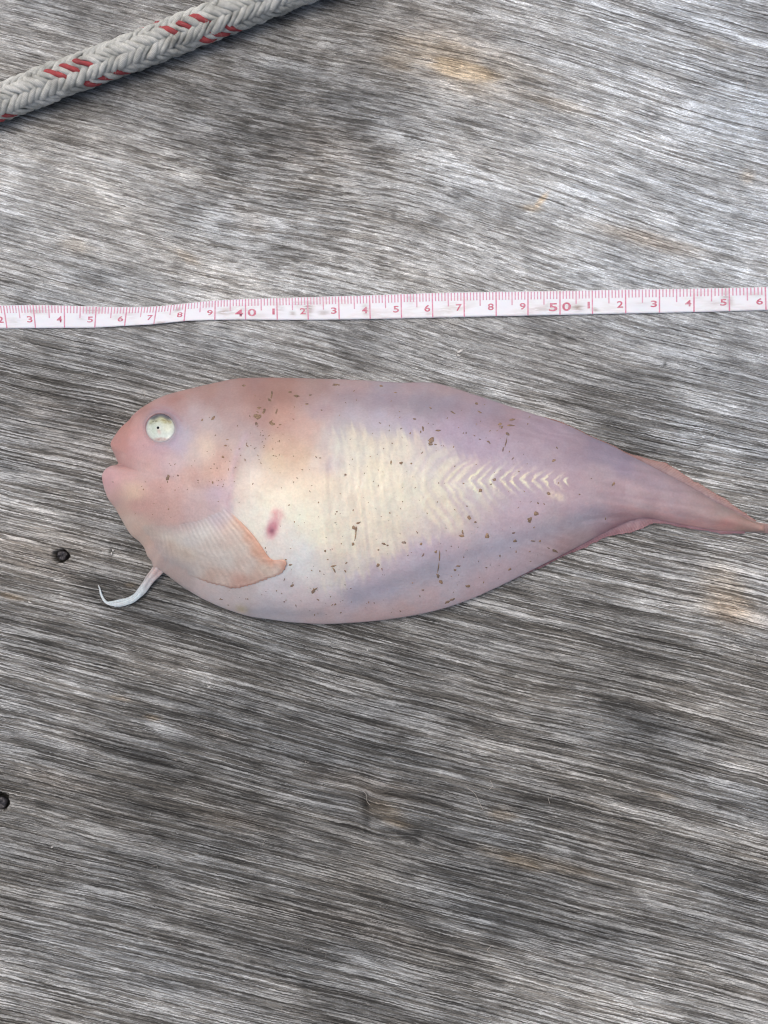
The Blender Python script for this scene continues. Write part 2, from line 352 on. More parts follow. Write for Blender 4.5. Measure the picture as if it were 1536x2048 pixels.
tn2 = tm.noise(tm.vmul(tc, (55, 160, 50)), 1, 3, .6)
gf = tm.math('MULTIPLY', tm.ramp(tn, .32, .52), tm.math('ADD', tm.attr('grime'), tm.ramp(tn2, .50, .75, 0, .34)), clamp=True)
tcol = tm.mix(tm.ramp(tn2, .3, .7), rgb((226, 228, 234)), rgb((236, 235, 238)))
tcol = tm.mix(gf, tcol, rgb((128, 108, 92)))
tm.set(Base_Color=tcol, Roughness=.42, Normal=tm.bump(tn, .0001, .25)); tm.b.inputs['Specular IOR Level'].default_value = .4
tm.b.inputs['Subsurface Weight'].default_value = .15; tm.b.inputs['Subsurface Scale'].default_value = .001
F2 = np.concatenate([F, (F+nT)[:, ::-1], np.array(side)])
mesh('tape_band', V, F2, tm.m, tp, tbase, attrs={'grime': gr2})
def ink(name, c):
    m = N(name); t_ = m.n('ShaderNodeTexCoord').outputs['Object']
    q_ = m.noise(t_, 1500, 3, .6); w = m.noise(m.vmul(t_, (120, 500, 100)), 1, 3, .6)
    f = m.math('MULTIPLY', m.ramp(q_, .35, .75, 0, .4), 1.0)
    m.set(Base_Color=m.mix(m.math('ADD', f, m.ramp(w, .5, .75, 0, .35)), rgb(c), rgb((222, 205, 214))), Roughness=.5); return m.m
ink_l, ink_c, ink_n = ink('pink_ink_fine', (208, 146, 170)), ink('pink_ink_line', (206, 124, 152)), ink('rose_ink_numerals', (190, 78, 108))
tick = []; tick_c = []
for mm in range(311, 579):
    u_ = mm/10; big = mm % 10 == 0; half = mm % 5 == 0
    L = .985 if big else (.56 if half else .335); w = .021 if big else .0195
    nseg = 9 if big else 4; vs = np.linspace(.012, L, nseg)
    A_ = tape(np.full(nseg, u_-w), vs, .004); B_ = tape(np.full(nseg, u_+w), vs, .004)
    Q = np.stack([A_, B_], 1).reshape(-1, 3)
    (tick_c if big else tick).append((Q, grid_faces(nseg, 2)))
for nm, lst, mt in (('millimetre_lines', tick, ink_l), ('centimetre_lines', tick_c, ink_c)):
    Vt, Ft = join(lst); o = mesh(nm, Vt, Ft, mt, tp, tbase, smooth=False); o['kind'] = 'stuff'
_dg = {}
def digit(ch):
    if ch not in _dg:
        cu = bpy.data.curves.new('d', 'FONT'); cu.body = ch; cu.size = 1; cu.offset = .02; cu.resolution_u = 5
        ob = bpy.data.objects.new('d', cu); C.objects.link(ob); dg = bpy.context.evaluated_depsgraph_get()
        me = bpy.data.meshes.new_from_object(ob.evaluated_get(dg))
        me.calc_loop_triangles()
        v = np.array([w_.co[:2] for w_ in me.vertices]); f = np.array([t_.vertices[:] for t_ in me.loop_triangles])
        bpy.data.objects.remove(ob); bpy.data.curves.remove(cu); bpy.data.meshes.remove(me)
        v -= v.min(0); h = v[:, 1].max(); v /= h
        _dg[ch] = (v, f)
    return _dg[ch]
def numeral(ch, u0, w, v0, v1):
    v, f = digit(ch); x = v[:, 0]/v[:, 0].max()
    Q = tape(u0+x*w, v1-(v1-v0)*v[:, 1], .005)
    if len(f):
        a_, b_, c_ = Q[f[0]]; 
        if np.cross(b_-a_, c_-a_)[2] < 0: f = f[:, ::-1]
    o = mesh('numeral', Q, f, ink_n, tp, tbase, smooth=False)
for n_ in range(32, 58):
    if n_ in (40, 50):
        numeral(str(n_//10), n_-.345, .265, .50, .84); numeral('0', n_+.07, .27, .48, .83)
    else:
        ch = str(n_ % 10); wd = .075 if ch == '1' else .185
        numeral(ch, n_-.075-wd, wd, .475, .75)

# ================================================================== ROPE
A0, A1 = at(-60, 227.5, .64), at(434, 35, .64)
ax = (A1-A0); ax[2] = 0; ax /= np.linalg.norm(ax); sd = np.array([-ax[1], ax[0], 0.]); upz = np.array([0, 0, 1.])
cmpp = np.linalg.norm(at(300, 92, .64)-at(200, 130, .64))/np.hypot(100, 38)
R = 33*cmpp; PITCH = 243*cmpp; RC = R+.01
L0, L1 = -4.5, 17.0
def rope_center(s):
    s = np.asarray(s)
    return A0*np.array([1, 1, 0]) + s[..., None]*ax + (.04*np.sin(s*.5+.6))[..., None]*sd*.5 + (RC+.0*s)[..., None]*upz
redp = at(135, 137, 1.1); s_red = (redp-A0) @ ax + .16
TH0 = math.radians(-11)
rbase = (rope_center(np.array([5.0]))[0])*np.array([1, 1, 0])
rp = empty('braided_rope', rbase, 'grey-white braided rope with red tracer yarns crossing one corner of the board', 'rope')
def yarn_mat(name, c1, c2, dirt):
    m = N(name); a_ = m.attr('yuv', True)
    tw = m.n('ShaderNodeTexWave', wave_type='BANDS', bands_direction='DIAGONAL', ins={'Vector': m.vmul(a_, (11, 5, 0)), 'Scale': 1.0, 'Distortion': 2.5, 'Detail': 2.0, 'Detail Scale': 1.5}).outputs['Fac']
    t_ = m.n('ShaderNodeTexCoord').outputs['Object']
    n1 = m.noise(t_, 130, 4, .6); n2 = m.noise(t_, 900, 3, .6)
    c = m.mix(m.ramp(n1, .3, .7), c1, c2)
    c = m.mul(c, m.ramp(tw, 0, 1, .80, 1.06)); c = m.mul(c, m.ramp(n2, .3, .7, .86, 1.1))
    c = m.mix(m.math('MULTIPLY', m.ramp(n1, .48, .66), m.math('MULTIPLY', m.ramp(n2, .35, .6), .6)), c, dirt)
    m.set(Base_Color=c, Roughness=.85, Normal=m.bump(tw, .00025, .6)); m.b.inputs['Specular IOR Level'].default_value = .2; return m.m
y_w = yarn_mat('rope_yarn_white', rgb((234, 235, 228)), rgb((204, 205, 196)), rgb((110, 108, 100)))
y_g = yarn_mat('rope_yarn_grey', rgb((222, 223, 216)), rgb((186, 188, 180)), rgb((98, 96, 90)))
y_r = yarn_mat('rope_yarn_red', rgb((200, 100, 100)), rgb((182, 78, 82)), rgb((118, 84, 84)))
S = 8; ry = .101; amp = .070; R0 = R-ry-amp*.62
ss = np.arange(L0, L1, .058); ns = 9
rr_ = np.random.default_rng(5)
for d in (-1, 1):
    for i in range(S):
        for yk in (0, 1):
            red = (d == -1 and i in (0, 1, 2) and yk == 0)
            off = (i*PITCH/S) + (yk-.5)*PITCH/S*.50
            ph = rr_.random()*6.28
            wob = .032*np.sin(ss*2.1+ph)+.030*np.sin(ss*5.3+2*ph)+.018*np.sin(ss*9.7+ph*5)
            th = TH0 + d*2*np.pi*(ss-s_red-off+PITCH/S+wob)/PITCH
            c4 = np.cos(4*(th-TH0)); c4 = np.tanh(1.7*c4)/math.tanh(1.7)
            lift = amp*c4*(1 if d == -1 else -1) + .020*np.sin(ss*3.7+ph*3)+.012*np.sin(ss*9.1+ph)
            rad = R0+lift
            cen = rope_center(ss)
            rdir = np.sin(th)[:, None]*sd + np.cos(th)[:, None]*upz
            path = cen + rad[:, None]*rdir
            tan = np.gradient(path, axis=0); tan /= np.linalg.norm(tan, axis=1)[:, None]
            bi = np.cross(tan, rdir); bi /= np.linalg.norm(bi, axis=1)[:, None]; nr = np.cross(bi, tan)
            a = np.arange(ns)/ns*2*np.pi
            pr = ry*(1+rr_.uniform(-.12, .1)+.16*np.sin(ss*4.1+ph*2)+.07*np.sin(ss*11+ph))
            ringp = path[:, None]+pr[:, None, None]*(np.cos(a)[None, :, None]*bi[:, None]*1.02+np.sin(a)[None, :, None]*nr[:, None]*.88)
            ringp += (rr_.random(ringp.shape)-.5)*.016
            yuv = np.stack(np.broadcast_arrays(ss[:, None]+ph, a[None, :]/6.28*2, 0*ss[:, None]), -1).reshape(-1, 3)
            o = mesh('yarn', ringp.reshape(-1, 3), grid_faces(len(ss), ns, wrap_m=True)[:, ::-1], y_r if red else (y_w if rr_.random() < .6 else y_g), rp, rbase, attrs={'yuv': yuv})
            if red: o['label'] = 'red tracer yarn in the braid'
            
a = np.arange(16)/16*2*np.pi; cs = np.arange(L0, L1, .5)
cp = rope_center(cs)[:, None]+(R0-.10)*(np.sin(a)[None, :, None]*sd+np.cos(a)[None, :, None]*upz)
core_m = N('rope_core'); core_m.set(Base_Color=rgb((78, 76, 72)), Roughness=.9)
mesh('rope_core', cp.reshape(-1, 3), grid_faces(len(cs), 16, wrap_m=True), core_m.m, rp, rbase)
# loose hairs of the rope
hp = []
for k_ in range(1100):
    s0 = rr_.uniform(L0+.3, L1-.3); th = rr_.uniform(-1.7, 1.7)
    c0 = rope_center(np.array([s0]))[0]; rd = math.sin(th)*sd+math.cos(th)*upz
    p0 = c0+rd*(R-.02); ln = rr_.uniform(.06, .24); dr = rd*rr_.uniform(.15, .7)+ax*rr_.uniform(-1, 1)+np.cross(rd, ax)*rr_.uniform(-1, 1); dr /= np.linalg.norm(dr)
    cur = np.cross(dr, rr_.normal(size=3))*.6
    pts = np.array([p0+dr*ln*t_+cur*ln*t_*t_ for t_ in np.linspace(0, 1, 5)])
    w = .0028; sx = np.cross(dr, rd); sx /= np.linalg.norm(sx)+1e-9
    tri = np.stack([pts+sx*w, pts-sx*w*.5+rd*w, pts-sx*w*.5-rd*w], 1).reshape(-1, 3)
    hp.append((tri, grid_faces(5, 3, wrap_m=True)))
Vh, Fh = join(hp); o = mesh('loose_fibres', Vh, Fh, y_w, rp, rbase, attrs={'yuv': np.zeros((len(Vh), 3))}); o['kind'] = 'stuff'

# ================================================================== FISH
OUT_TOP = [(237, 927), (231.5, 915), (225, 901), (221, 888), (227, 875), (241.6, 855), (258, 840), (264, 832), (277, 820), (295, 808), (329, 791), (380, 777), (423, 767), (466, 758), (495, 755.5), (540, 755),
 (580, 755.5), (674, 758), (740, 761), (799, 765), (861, 765), (902, 774), (955, 791), (1000, 806), (1060, 826), (1133, 850), (1181, 873), (1223, 891), (1251, 906), (1297, 929),
 (1335, 949), (1384, 975), (1429, 1002), (1467, 1021), (1497, 1038), (1530, 1050)]
OUT_BOT = [(1530, 1064), (1499, 1064), (1447, 1063), (1412, 1058), (1366, 1050), (1328, 1042), (1296, 1036), (1262, 1042), (1228, 1056), (1190, 1075), (1133, 1105), (1070, 1137), (1000, 1172), (924, 1205), (852, 1226),
 (767, 1240), (700, 1246), (642, 1248), (580, 1244.5), (547, 1240), (495, 1232), (452, 1218), (423, 1206), (395, 1192), (363, 1172), (340, 1155), (325, 1144), (308, 1136), (303, 1123), (294.6, 1112), (289, 1097), (279, 1084), (262, 1070),
 (252, 1055), (240, 1034), (230, 1016), (219, 1002), (212, 988), (206, 968), (204, 952), (210, 939), (221, 932), (231, 930)]
NR = 96
SPx = lambda sx: np.interp(sx, [380, 600, 850, 1130, 1250, 1400, 1530], [975, 985, 975, 968, 975, 1015, 1057])
def side(pts):                              # outline side from the nose to the tail, with its share of the spine
    D = spline(pts, 4000); L = np.r_[0, np.cumsum(np.linalg.norm(np.diff(D, axis=0), axis=1))]
    k0 = np.argmax(D[:, 0] > 520); f = np.linspace(0, 1, 300)
    hx = np.stack([np.interp(f*L[k0], L, D[:, i_]) for i_ in (0, 1)], 1); slope = min(3.4, L[k0]/135)
    xs = np.linspace(520, 1530, 620)[1:]; mx = D[k0:, 0]
    bx_ = np.stack([xs, np.interp(xs, mx, D[k0:, 1])], 1)
    return np.vstack([hx, bx_]), np.r_[385+135*f**3.2, np.minimum(xs, 1530-8*(xs-520)/1010)]
oT, sT = side(OUT_TOP); oB, sB_ = side((OUT_BOT+OUT_TOP[:1])[::-1])
OUTL = np.vstack([oT, oB[::-1][:-1]]); sx_ = np.r_[sT, sB_[::-1][:-1]]; NO = len(OUTL); nTop = len(oT)
spine = np.stack([sx_, SPx(sx_)], 1)
s = 1-np.cos(np.linspace(0, np.pi/2, NR)); s[-1] = 1; s = .45*s+.55*np.linspace(0, 1, NR)
BX = OUTL[:, None, 0]*(1-s)+spine[:, None, 0]*s; BY = OUTL[:, None, 1]*(1-s)+spine[:, None, 1]*s
HH = lambda x: np.interp(x, [380, 500, 650, 850, 1000, 1130, 1250, 1350, 1450, 1530], [2.05, 2.35, 2.3, 1.9, 1.45, 1.02, .62, .42, .28, .14])
EE = lambda x: np.interp(x, [200, 300, 600, 900, 1130, 1250, 1400, 1540], [.40, .42, .42, .32, .2, .13, .10, .07])
row = np.linalg.norm(OUTL-spine, axis=1); kk_ = np.exp(-np.linspace(-2.2, 2.2, 121)**2); kk_ /= kk_.sum()
rows_ = np.convolve(np.r_[row[-60:], row, row[:60]], kk_, 'valid'); qr = (row/rows_)[:, None]
qs = (1-s[None])*qr; qs = np.clip(qs+(1-qr)*(1-s[None])**5, 0, 1)
BZ = EE(BX) + HH(sx_)[:, None]*(1-qs**2.2)**.84
seg = lambda x, y, x0, y0, x1, y1: np.hypot(x-(x0+np.clip(((x-x0)*(x1-x0)+(y-y0)*(y1-y0))/((x1-x0)**2+(y1-y0)**2), 0, 1)*(x1-x0)), y-(y0+np.clip(((x-x0)*(x1-x0)+(y-y0)*(y1-y0))/((x1-x0)**2+(y1-y0)**2), 0, 1)*(y1-y0)))
def pline(x, y, pts):
    d = np.full(np.shape(x), 1e9)
    for a, b in zip(pts[:-1], pts[1:]): d = np.minimum(d, seg(x, y, *a, *b))
    return d
GILL = [(492, 872), (474, 905), (464, 940), (462, 975), (452, 1005), (458, 1025)]
EX, EY, ER = 321, 856, 31.0
def chevron(x, y):
    yc = 962+4*np.sin(x/60)
    dy = y-yc
    slope_u = .15+1.05*sm(800, 960, x); slope_l = .12+.55*sm(760, 900, x)+.35*sm(960, 1060, x)
    w = np.where(dy < 0, slope_u, slope_l)
    s_ = x-np.sqrt(dy*dy+9)*w + 7*(fbm(x/34, y/14, 131, 3)-.5)*2
    per = np.interp(x, [600, 850, 1130], [26, 25, 20.5])
    per = np.full(np.shape(x), 22.0)
    ph = 2*np.pi*(s_-1130)/per
    return np.cos(ph+1.2*np.sin(ph*.37)), dy
def relief(x, y):
    r = np.hypot((x-EX), (y-EY)*1.02); e_in = sm(.2, 3, 0)
    z_ = .045*np.exp(-((r-41)/9)**2) - .20*sm(33, 25, r)
    z_ += .10*blob(x, y, 262, 868, 26, 34, 30)                      # upper lip
    z_ += .08*blob(x, y, 232, 962, 24, 26, 0) - .05*np.exp(-(pline(x, y, [(228, 929), (250, 932), (265, 936)])/6)**2)*sm(296, 240, x)
    z_ -= .022*np.exp(-(pline(x, y, GILL)/9)**2)
    z_ += .06*blob(x, y, 430, 935, 60, 60) + .05*blob(x, y, 300, 990, 40, 30)
    c, dy = chevron(x, y)
    z_ += .002*c*sm(560, 680, x)*sm(1160, 1090, x)*np.exp(-(dy/95)**2)
    z_ += .05*np.exp(-(pline(x, y, [(1180, 1010), (1290, 1012), (1400, 1035), (1480, 1052)])/12)**2) - .05*np.exp(-(pline(x, y, [(1170, 1040), (1290, 1032), (1400, 1052)])/6)**2)
    z_ += .02*(fbm(x/34, y/34, 141, 3)-.5)*2 + .006*(fbm(x/9, y/9, 142, 2)-.5)*2
    z_ -= .02*np.exp(-(pline(x, y, [(690, 1200), (860, 1140), (1040, 1080), (1190, 1035)])/16)**2)
    z_ -= .04*np.exp(-(pline(x, y, [(600, 790), (760, 800), (900, 808), (1040, 850), (1200, 905)])/16)**2)
    return z_
edgef = np.clip(s/.14, 0, 1)[None]
BZ = BZ + relief(BX, BY)*edgef**.7*np.clip(EE(BX)/.3, .25, 1)

# skin colour: pigment samples, shading painted in, belly rim lightened against shade, smoothly blended
SM = """235 885 191 138 131;255 850 185 135 126;300 812 177 134 123;350 795 181 143 136;420 780 168 132 124;500 770 162 125 119;560 782 158 120 111;640 775 154 130 128;530 805 161 128 121;275 860 205 164 165;285 900 199 163 168;320 905 191 167 180;
350 893 177 171 194;368 862 183 179 194;320 813 195 157 156;390 835 188 172 177;440 800 172 144 141;430 850 194 182 182;460 830 182 159 159;250 920 205 159 155;290 935 206 176 174;340 925 195 180 184;390 905 204 191 184;415 897 222 205 188;
452 920 185 151 142;442 950 200 155 139;425 945 198 161 144;380 955 198 160 148;320 970 203 164 154;267 985 228 201 179;218 958 213 175 184;228 1000 200 166 162;280 1010 196 152 149;340 1005 194 160 153;390 1005 192 170 170;430 995 177 160 173;
452 1000 194 185 195;245 1020 205 173 159;265 1050 210 194 181;480 950 205 202 194;492 905 197 185 182;505 865 176 163 168;522 838 177 142 137;565 838 192 152 140;600 850 204 172 162;625 862 208 176 166;560 890 207 175 153;600 915 216 183 152;
545 925 210 190 161;540 960 206 193 177;520 1000 226 229 211;500 1040 239 240 227;560 1090 232 232 229;600 1000 222 216 195;650 960 213 200 179;700 955 207 201 190;750 950 218 217 195;800 985 214 211 193;850 985 212 211 194;640 1060 242 240 219;
600 1030 240 240 217;600 1120 230 235 236;650 1150 222 220 222;560 1180 225 216 219;480 1208 209 195 192;440 1196 214 201 199;400 1182 211 195 192;360 1160 187 171 167;560 1222 199 190 195;640 1232 203 182 182;620 1198 216 204 209;700 1200 197 186 195;
730 1232 213 184 181;800 1225 211 181 177;860 1205 205 184 187;750 1165 201 189 202;700 1138 205 201 211;690 1090 229 226 212;760 1080 225 217 206;800 1130 196 184 197;800 1180 189 183 193;860 1150 182 178 189;900 1172 194 185 194;850 1090 191 181 199;
900 1095 199 185 196;950 1120 188 179 188;1000 1100 199 189 198;1000 1145 203 182 189;950 1180 207 180 183;1050 1120 200 180 185;1000 1050 189 175 187;1100 1055 183 173 180;1080 1100 190 172 178;1130 1090 177 147 149;1150 1055 175 157 159;1050 1030 196 179 190;
1150 1000 186 167 176;1150 960 180 160 170;1200 1000 179 162 168;1200 1050 171 142 147;1240 1045 162 130 136;1200 950 169 154 161;1150 900 162 146 158;1200 905 142 131 149;1250 930 149 138 156;1300 960 162 146 156;1250 980 179 156 162;1300 1000 160 139 144;
1280 1018 188 169 173;1330 1032 197 164 165;1350 1000 160 142 148;1400 1018 153 139 142;1400 1045 191 154 155;1450 1035 151 140 137;1450 1056 176 128 125;1500 1052 150 126 119;1540 1058 166 137 127;700 790 164 146 151;760 800 162 151 164;800 802 158 149 161;
850 802 148 143 155;900 806 154 143 156;900 782 175 151 152;820 775 172 154 161;700 765 182 160 163;640 815 182 164 172;700 830 187 182 197;760 838 185 180 198;820 850 182 175 196;900 860 180 164 184;960 840 168 151 166;1000 828 163 139 146;
1000 880 178 163 181;1050 858 161 145 159;1100 870 163 147 164;1050 905 177 164 178;950 900 182 167 186;1100 910 169 156 168;650 880 192 179 184;690 882 200 200 198;730 882 211 212 200;800 890 208 206 197;850 925 189 181 190;668 930 160 146 168;
630 1000 227 221 202;900 960 210 202 197;940 1010 196 179 182;960 990 200 191 187;900 1030 218 211 198;1000 960 192 175 184;1060 965 191 174 184;780 1040 220 213 196;560 1050 235 232 225;472 985 226 218 206;478 1012 238 233 218;492 965 222 212 203;
620 1060 240 234 214;520 1035 240 235 218;447 985 192 172 184;453 962 198 170 172;500 985 234 227 212;640 925 224 206 190;560 1010 240 232 212"""
SM = np.array([[float(q_) for q_ in r_.split()] for r_ in SM.replace('\n', '').split(';') if r_.strip()])
def idw(x, y, S_, sig):
    shp = x.shape; x = x.ravel(); y = y.ravel(); out = np.zeros((len(x), 3))
    for i0 in range(0, len(x), 20000):
        d2 = (x[i0:i0+20000, None]-S_[None, :, 0])**2+(y[i0:i0+20000, None]-S_[None, :, 1])**2
        w = 1/(d2+sig*sig)**2.2; out[i0:i0+20000] = (w[..., None]*S_[None, :, 2:]).sum(1)/w.sum(1)[:, None]
    return out.reshape(shp+(3,))
def over(c, m, new):
    m = np.clip(m, 0, 1)[..., None]; return c*(1-m)+np.array(new, float)*m
def skin(x, y):
    wx = x+14*(fbm(x/45, y/45, 151, 3)-.5)*2; wy = y+14*(fbm(x/45, y/45, 157, 3)-.5)*2
    c = .62*idw(wx, wy, SM, 18)+.38*idw(wx, wy, SM, 75)
    # pale flank with a feathered edge of muscle blocks
    st, dy = chevron(x, y)
    st01 = .5+.5*st
    upb = np.interp(x, [600, 650, 830, 900, 1000, 1135], [860, 862, 872, 902, 925, 935]); lob = np.interp(x, [560, 700, 800, 900, 950, 1135], [1215, 1165, 1105, 1062, 1040, 1005])
    rag_ = 34*(fbm((x-.25*(y-960))/8, y/110, 163, 3)-.5)*2
    inside = sm(-10, 14, y-upb+rag_)*sm(-10, 14, lob-y+rag_)
    zone = sm(590, 700, x)*sm(1140, 1125, x)
    core_ = inside*zone
    c = over(c, core_*(.38+.12*st01)*sm(1050, 860, x), (233, 227, 206))
    br = core_*sm(.5, .95, st01)*(.6+.8*(fbm(x/5, y/5, 172, 2)))*sm(790, 900, x)*(.35+.9*fbm(x/16, y/16, 171, 2))*np.exp(-np.abs(dy/np.where(dy < 0, np.interp(x, [850, 980, 1060, 1130], [50, 36, 24, 11]), np.interp(x, [850, 960, 1040, 1130], [80, 44, 24, 12])))**2.5)
    c = over(c, br*.42, (236, 232, 208))
    dc = y-963-3*np.sin(x/60); sc_ = x-1.05*np.sqrt(dc*dc+4)+7*(fbm(x/16, y/8, 133, 3)-.5)*2
    fine = np.cos(2*np.pi*(sc_-1128)/21.5)+.35*np.cos(2*np.pi*(sc_-1128)/9.5+1)
    kid_ = np.floor((sc_-1128)/21.5+.5); hv_ = vnoise(kid_*3.7, 0*kid_, 8); hw_ = vnoise(kid_*5.1, 0*kid_, 9)
    fine = (.55+.75*hv_)*sm(.2, 1.0, fine)*np.exp(-np.abs(dc/(np.interp(x, [880, 1000, 1130], [30, 21, 13])*(.65+.7*hw_)))**2.2)*sm(850, 960, x)*sm(1140, 1132, x)*(.55+.9*fbm(x/6, y/4, 135, 2))
    c = over(c, fine*.92, (242, 238, 208))
    gap = core_*sm(.5, .1, st01)*sm(800, 920, x)*.28
    c = over(c, gap, (188, 170, 186))
    mid = np.exp(-((y-962-4*np.sin(x/60))/2.6)**2)*sm(840, 900, x)*sm(1135, 1100, x)*.22
    c = over(c, mid, (190, 174, 186))
    stripes = zone*inside*sm(900, 760, x)*(st*2+((fbm((x-.12*(y-960))/7, y/90, 165, 3)-.5)*26))
    c = c+stripes[..., None]*np.array([1, 1, .7])
    # separate pale patch at the end of the row
    c = over(c, .8*blob(x, y, 1113, 992, 17, 8, 20)*(fbm(x/6, y/6, 173, 2)*1.6), (228, 216, 196))
    # grey bands
    c = over(c, .45*np.exp(-(pline(x, y, [(720, 1195), (860, 1140), (1040, 1080), (1190, 1032)])/22)**2), (152, 152, 168))
    c = over(c, .3*np.exp(-(pline(x, y, [(690, 795), (800, 802), (900, 806), (1000, 830)])/18)**2), (146, 140, 156))
    c = over(c, .35*np.exp(-(pline(x, y, [(500, 1222), (560, 1226), (640, 1226)])/10)**2), (152, 152, 164))
    # long tail muscles
    tl = np.sin((y-.23*x)/3.2+6*fbm(x/160, y/20, 181, 2))*sm(1120, 1260, x)
    c = c+tl[..., None]*np.array([4, 3.2, 3.2])
    dsl = np.sin((y-.33*x)/2.6+8*fbm(x/120, y/18, 182, 2))*sm(1000, 1080, x)*sm(1190, 1130, x)*(sm(905, 880, y)+sm(1050, 1075, y))
    c = c+dsl[..., None]*3.5
    c = over(c, .55*blob(x, y, 1340, 1036, 105, 7, 13, 3), (206, 160, 160)); c = over(c, .4*blob(x, y, 1300, 998, 90, 4, 8), (146, 122, 132))
    c = over(c, .5*blob(x, y, 1240, 1056, 42, 11, -18), (138, 88, 100)); c = over(c, .35*blob(x, y, 1350, 1048, 80, 5, 12), (172, 96, 100)); c = over(c, .5*blob(x, y, 483, 1218, 12, 8, 20)*(.4+1.1*fbm(x/4, y/4, 193, 2)), (176, 158, 112))
    # bruise
    c = over(c, .75*blob(x, y, 545, 1056, 12, 21, 16, 3.2)*(.75+.5*fbm(x/7, y/7, 191, 2)), (196, 118, 134)); c = over(c, .55*blob(x, y, 554, 1030, 12, 14, 10, 3)*(.3+1.3*fbm(x/5, y/10, 192, 2)), (214, 140, 146))
    c = over(c, .65*blob(x, y, 544, 1062, 5, 5, 0), (126, 80, 100))
    # face
    c = over(c, .55*blob(x, y, 247, 911, 5.5, 5.5), (218, 178, 172)); c = over(c, .45*blob(x, y, 232, 961, 9, 8), (222, 182, 178)); c = over(c, .4*blob(x, y, 298, 938, 9, 9), (224, 192, 186)); c = over(c, .4*blob(x, y, 260, 956, 8, 7), (218, 182, 182))
    c = over(c, .45*blob(x, y, 268, 984, 14, 12), (228, 198, 172)); c = over(c, .2*blob(x, y, 417, 892, 14, 12), (228, 214, 190))
    c = over(c, .6*np.exp(-(pline(x, y, [(230, 929), (248, 932), (272, 940)])/2.2)**2)*sm(285, 240, x), (164, 116, 116))
    r = np.hypot(x-EX, y-EY)
    c = over(c, .32*np.exp(-((r-38)/8)**2)*(.55+.45*np.clip((x-EX+EY-y)/50, -1, 1)), (160, 152, 178)); c = over(c, .6*np.exp(-((r-33)/3.2)**2)*(.25+.6*sm(15, -20, y-EY)), (138, 128, 142))
    hood = np.exp(-(pline(x, y, [(258, 850), (268, 832), (286, 821), (310, 815), (332, 818), (352, 830), (364, 842)])/2.6)**2)
    c = over(c, .30*hood, (168, 124, 124))
    c = over(c, .4*blob(x, y, 350, 798, 26, 8, -18), (166, 118, 108))
    # gill margin
    c = over(c, .5*np.exp(-(pline(x, y, GILL)/7)**2), (196, 172, 184)); c = over(c, .6*blob(x, y, 440, 985, 22, 18, 30), (188, 166, 182))
    # faint marbling, veins
    c = c + ((fbm(x/22, y/22, 201, 4)-.5)*14)[..., None]*np.array([.7, 1, 1.0]) + ((fbm(x/55, y/55, 203, 3)-.5)*12)[..., None]*np.array([1, .2, -.4])
    vein = np.exp(-((fbm(x/60, y/60, 211, 3)-.5)/.006)**2)*.14
    c = over(c, vein*sm(480, 560, x)*sm(900, 800, x), (196, 180, 170))
    return c
fish_base = at(760, 1000, 0)
fish = empty('fish', fish_base, 'pale pink and lilac soft-skinned fish lying on its side on the board', 'fish')
ALB = .97
def skin_mat(name, rough=.42, sss=.35, extra=None):
    m = N(name); a_ = m.attr('skin', True); t_ = m.n('ShaderNodeTexCoord').outputs['Object']
    n1 = m.noise(t_, 1500, 2, .5); n2 = m.noise(t_, 420, 4, .6); n3 = m.noise(t_, 2600, 1, .5)
    c = m.mul(a_, m.ramp(n1, .3, .7, .95, 1.05)); c = m.mul(c, m.ramp(n2, .3, .7, .965, 1.035))
    dots = m.math('MULTIPLY', m.ramp(n3, .66, .76), m.ramp(n2, .45, .6, 0, .28))
    c = m.mix(dots, c, rgb((150, 108, 92)))
    m.set(Base_Color=c, Roughness=m.ramp(n2, .3, .7, rough-.06, rough+.08), Normal=m.bump(n1, .00010, .45, m.bump(n2, .0003, .35)))
    b = m.b.inputs; b['Subsurface Weight'].default_value = sss; b['Subsurface Radius'].default_value = (1.0, .45, .35); b['Subsurface Scale'].default_value = .0032
    b['Specular IOR Level'].default_value = .42; b['Coat Weight'].default_value = .35; b['Coat Roughness'].default_value = .16
    return m.m
sk = skin_mat('fish_skin')
# closed body: the seen side in rings, then the rim turned under
under = []
uo = [(.35, -.10), (1.2, -.32), (3.0, -.62), (6.5, -.86), (11, -1.0)]
nrm = np.roll(OUTL, -3, 0)-np.roll(OUTL, 3, 0); nrm = np.stack([-nrm[:, 1], nrm[:, 0]], 1); nrm /= np.linalg.norm(nrm, axis=1)[:, None]
inw = spine-OUTL; inw /= np.linalg.norm(inw, axis=1)[:, None]+1e-9
Pt = at(BX, BY, BZ)
e0 = EE(OUTL[:, 0])
for (k_, f_) in uo[::-1]:
    kk = k_*np.clip(e0/.5, .25, 1)*1.6
    q_ = OUTL+inw*kk[:, None]; under.append(at(q_[:, 0], q_[:, 1], e0*(1+f_)+.012))
ALLP = np.concatenate([np.stack(under, 1), Pt], 1)         # (NO, NR+5, 3)
CX = np.concatenate([np.repeat(OUTL[:, None, 0], 5, 1), BX], 1); CY = np.concatenate([np.repeat(OUTL[:, None, 1], 5, 1), BY], 1)
scol = lin(np.clip(skin(CX, CY), 20, 250))*ALB*np.array([1.01, 1.0, .975])
Fb = grid_faces(NO, NR+5, wrap_n=True)[:, ::-1]
# close the seam along the spine: lower-side end points are the upper-side ones
remap = np.arange(NO*(NR+5)); last = NR+4
for i_ in range(nTop, NO): remap[i_*(NR+5)+last] = (2*nTop-1-i_)*(NR+5)+last
Fb = remap[Fb]
body = mesh('body', ALLP.reshape(-1, 3), Fb, sk, fish, fish_base, attrs={'skin': scol.reshape(-1, 3)})
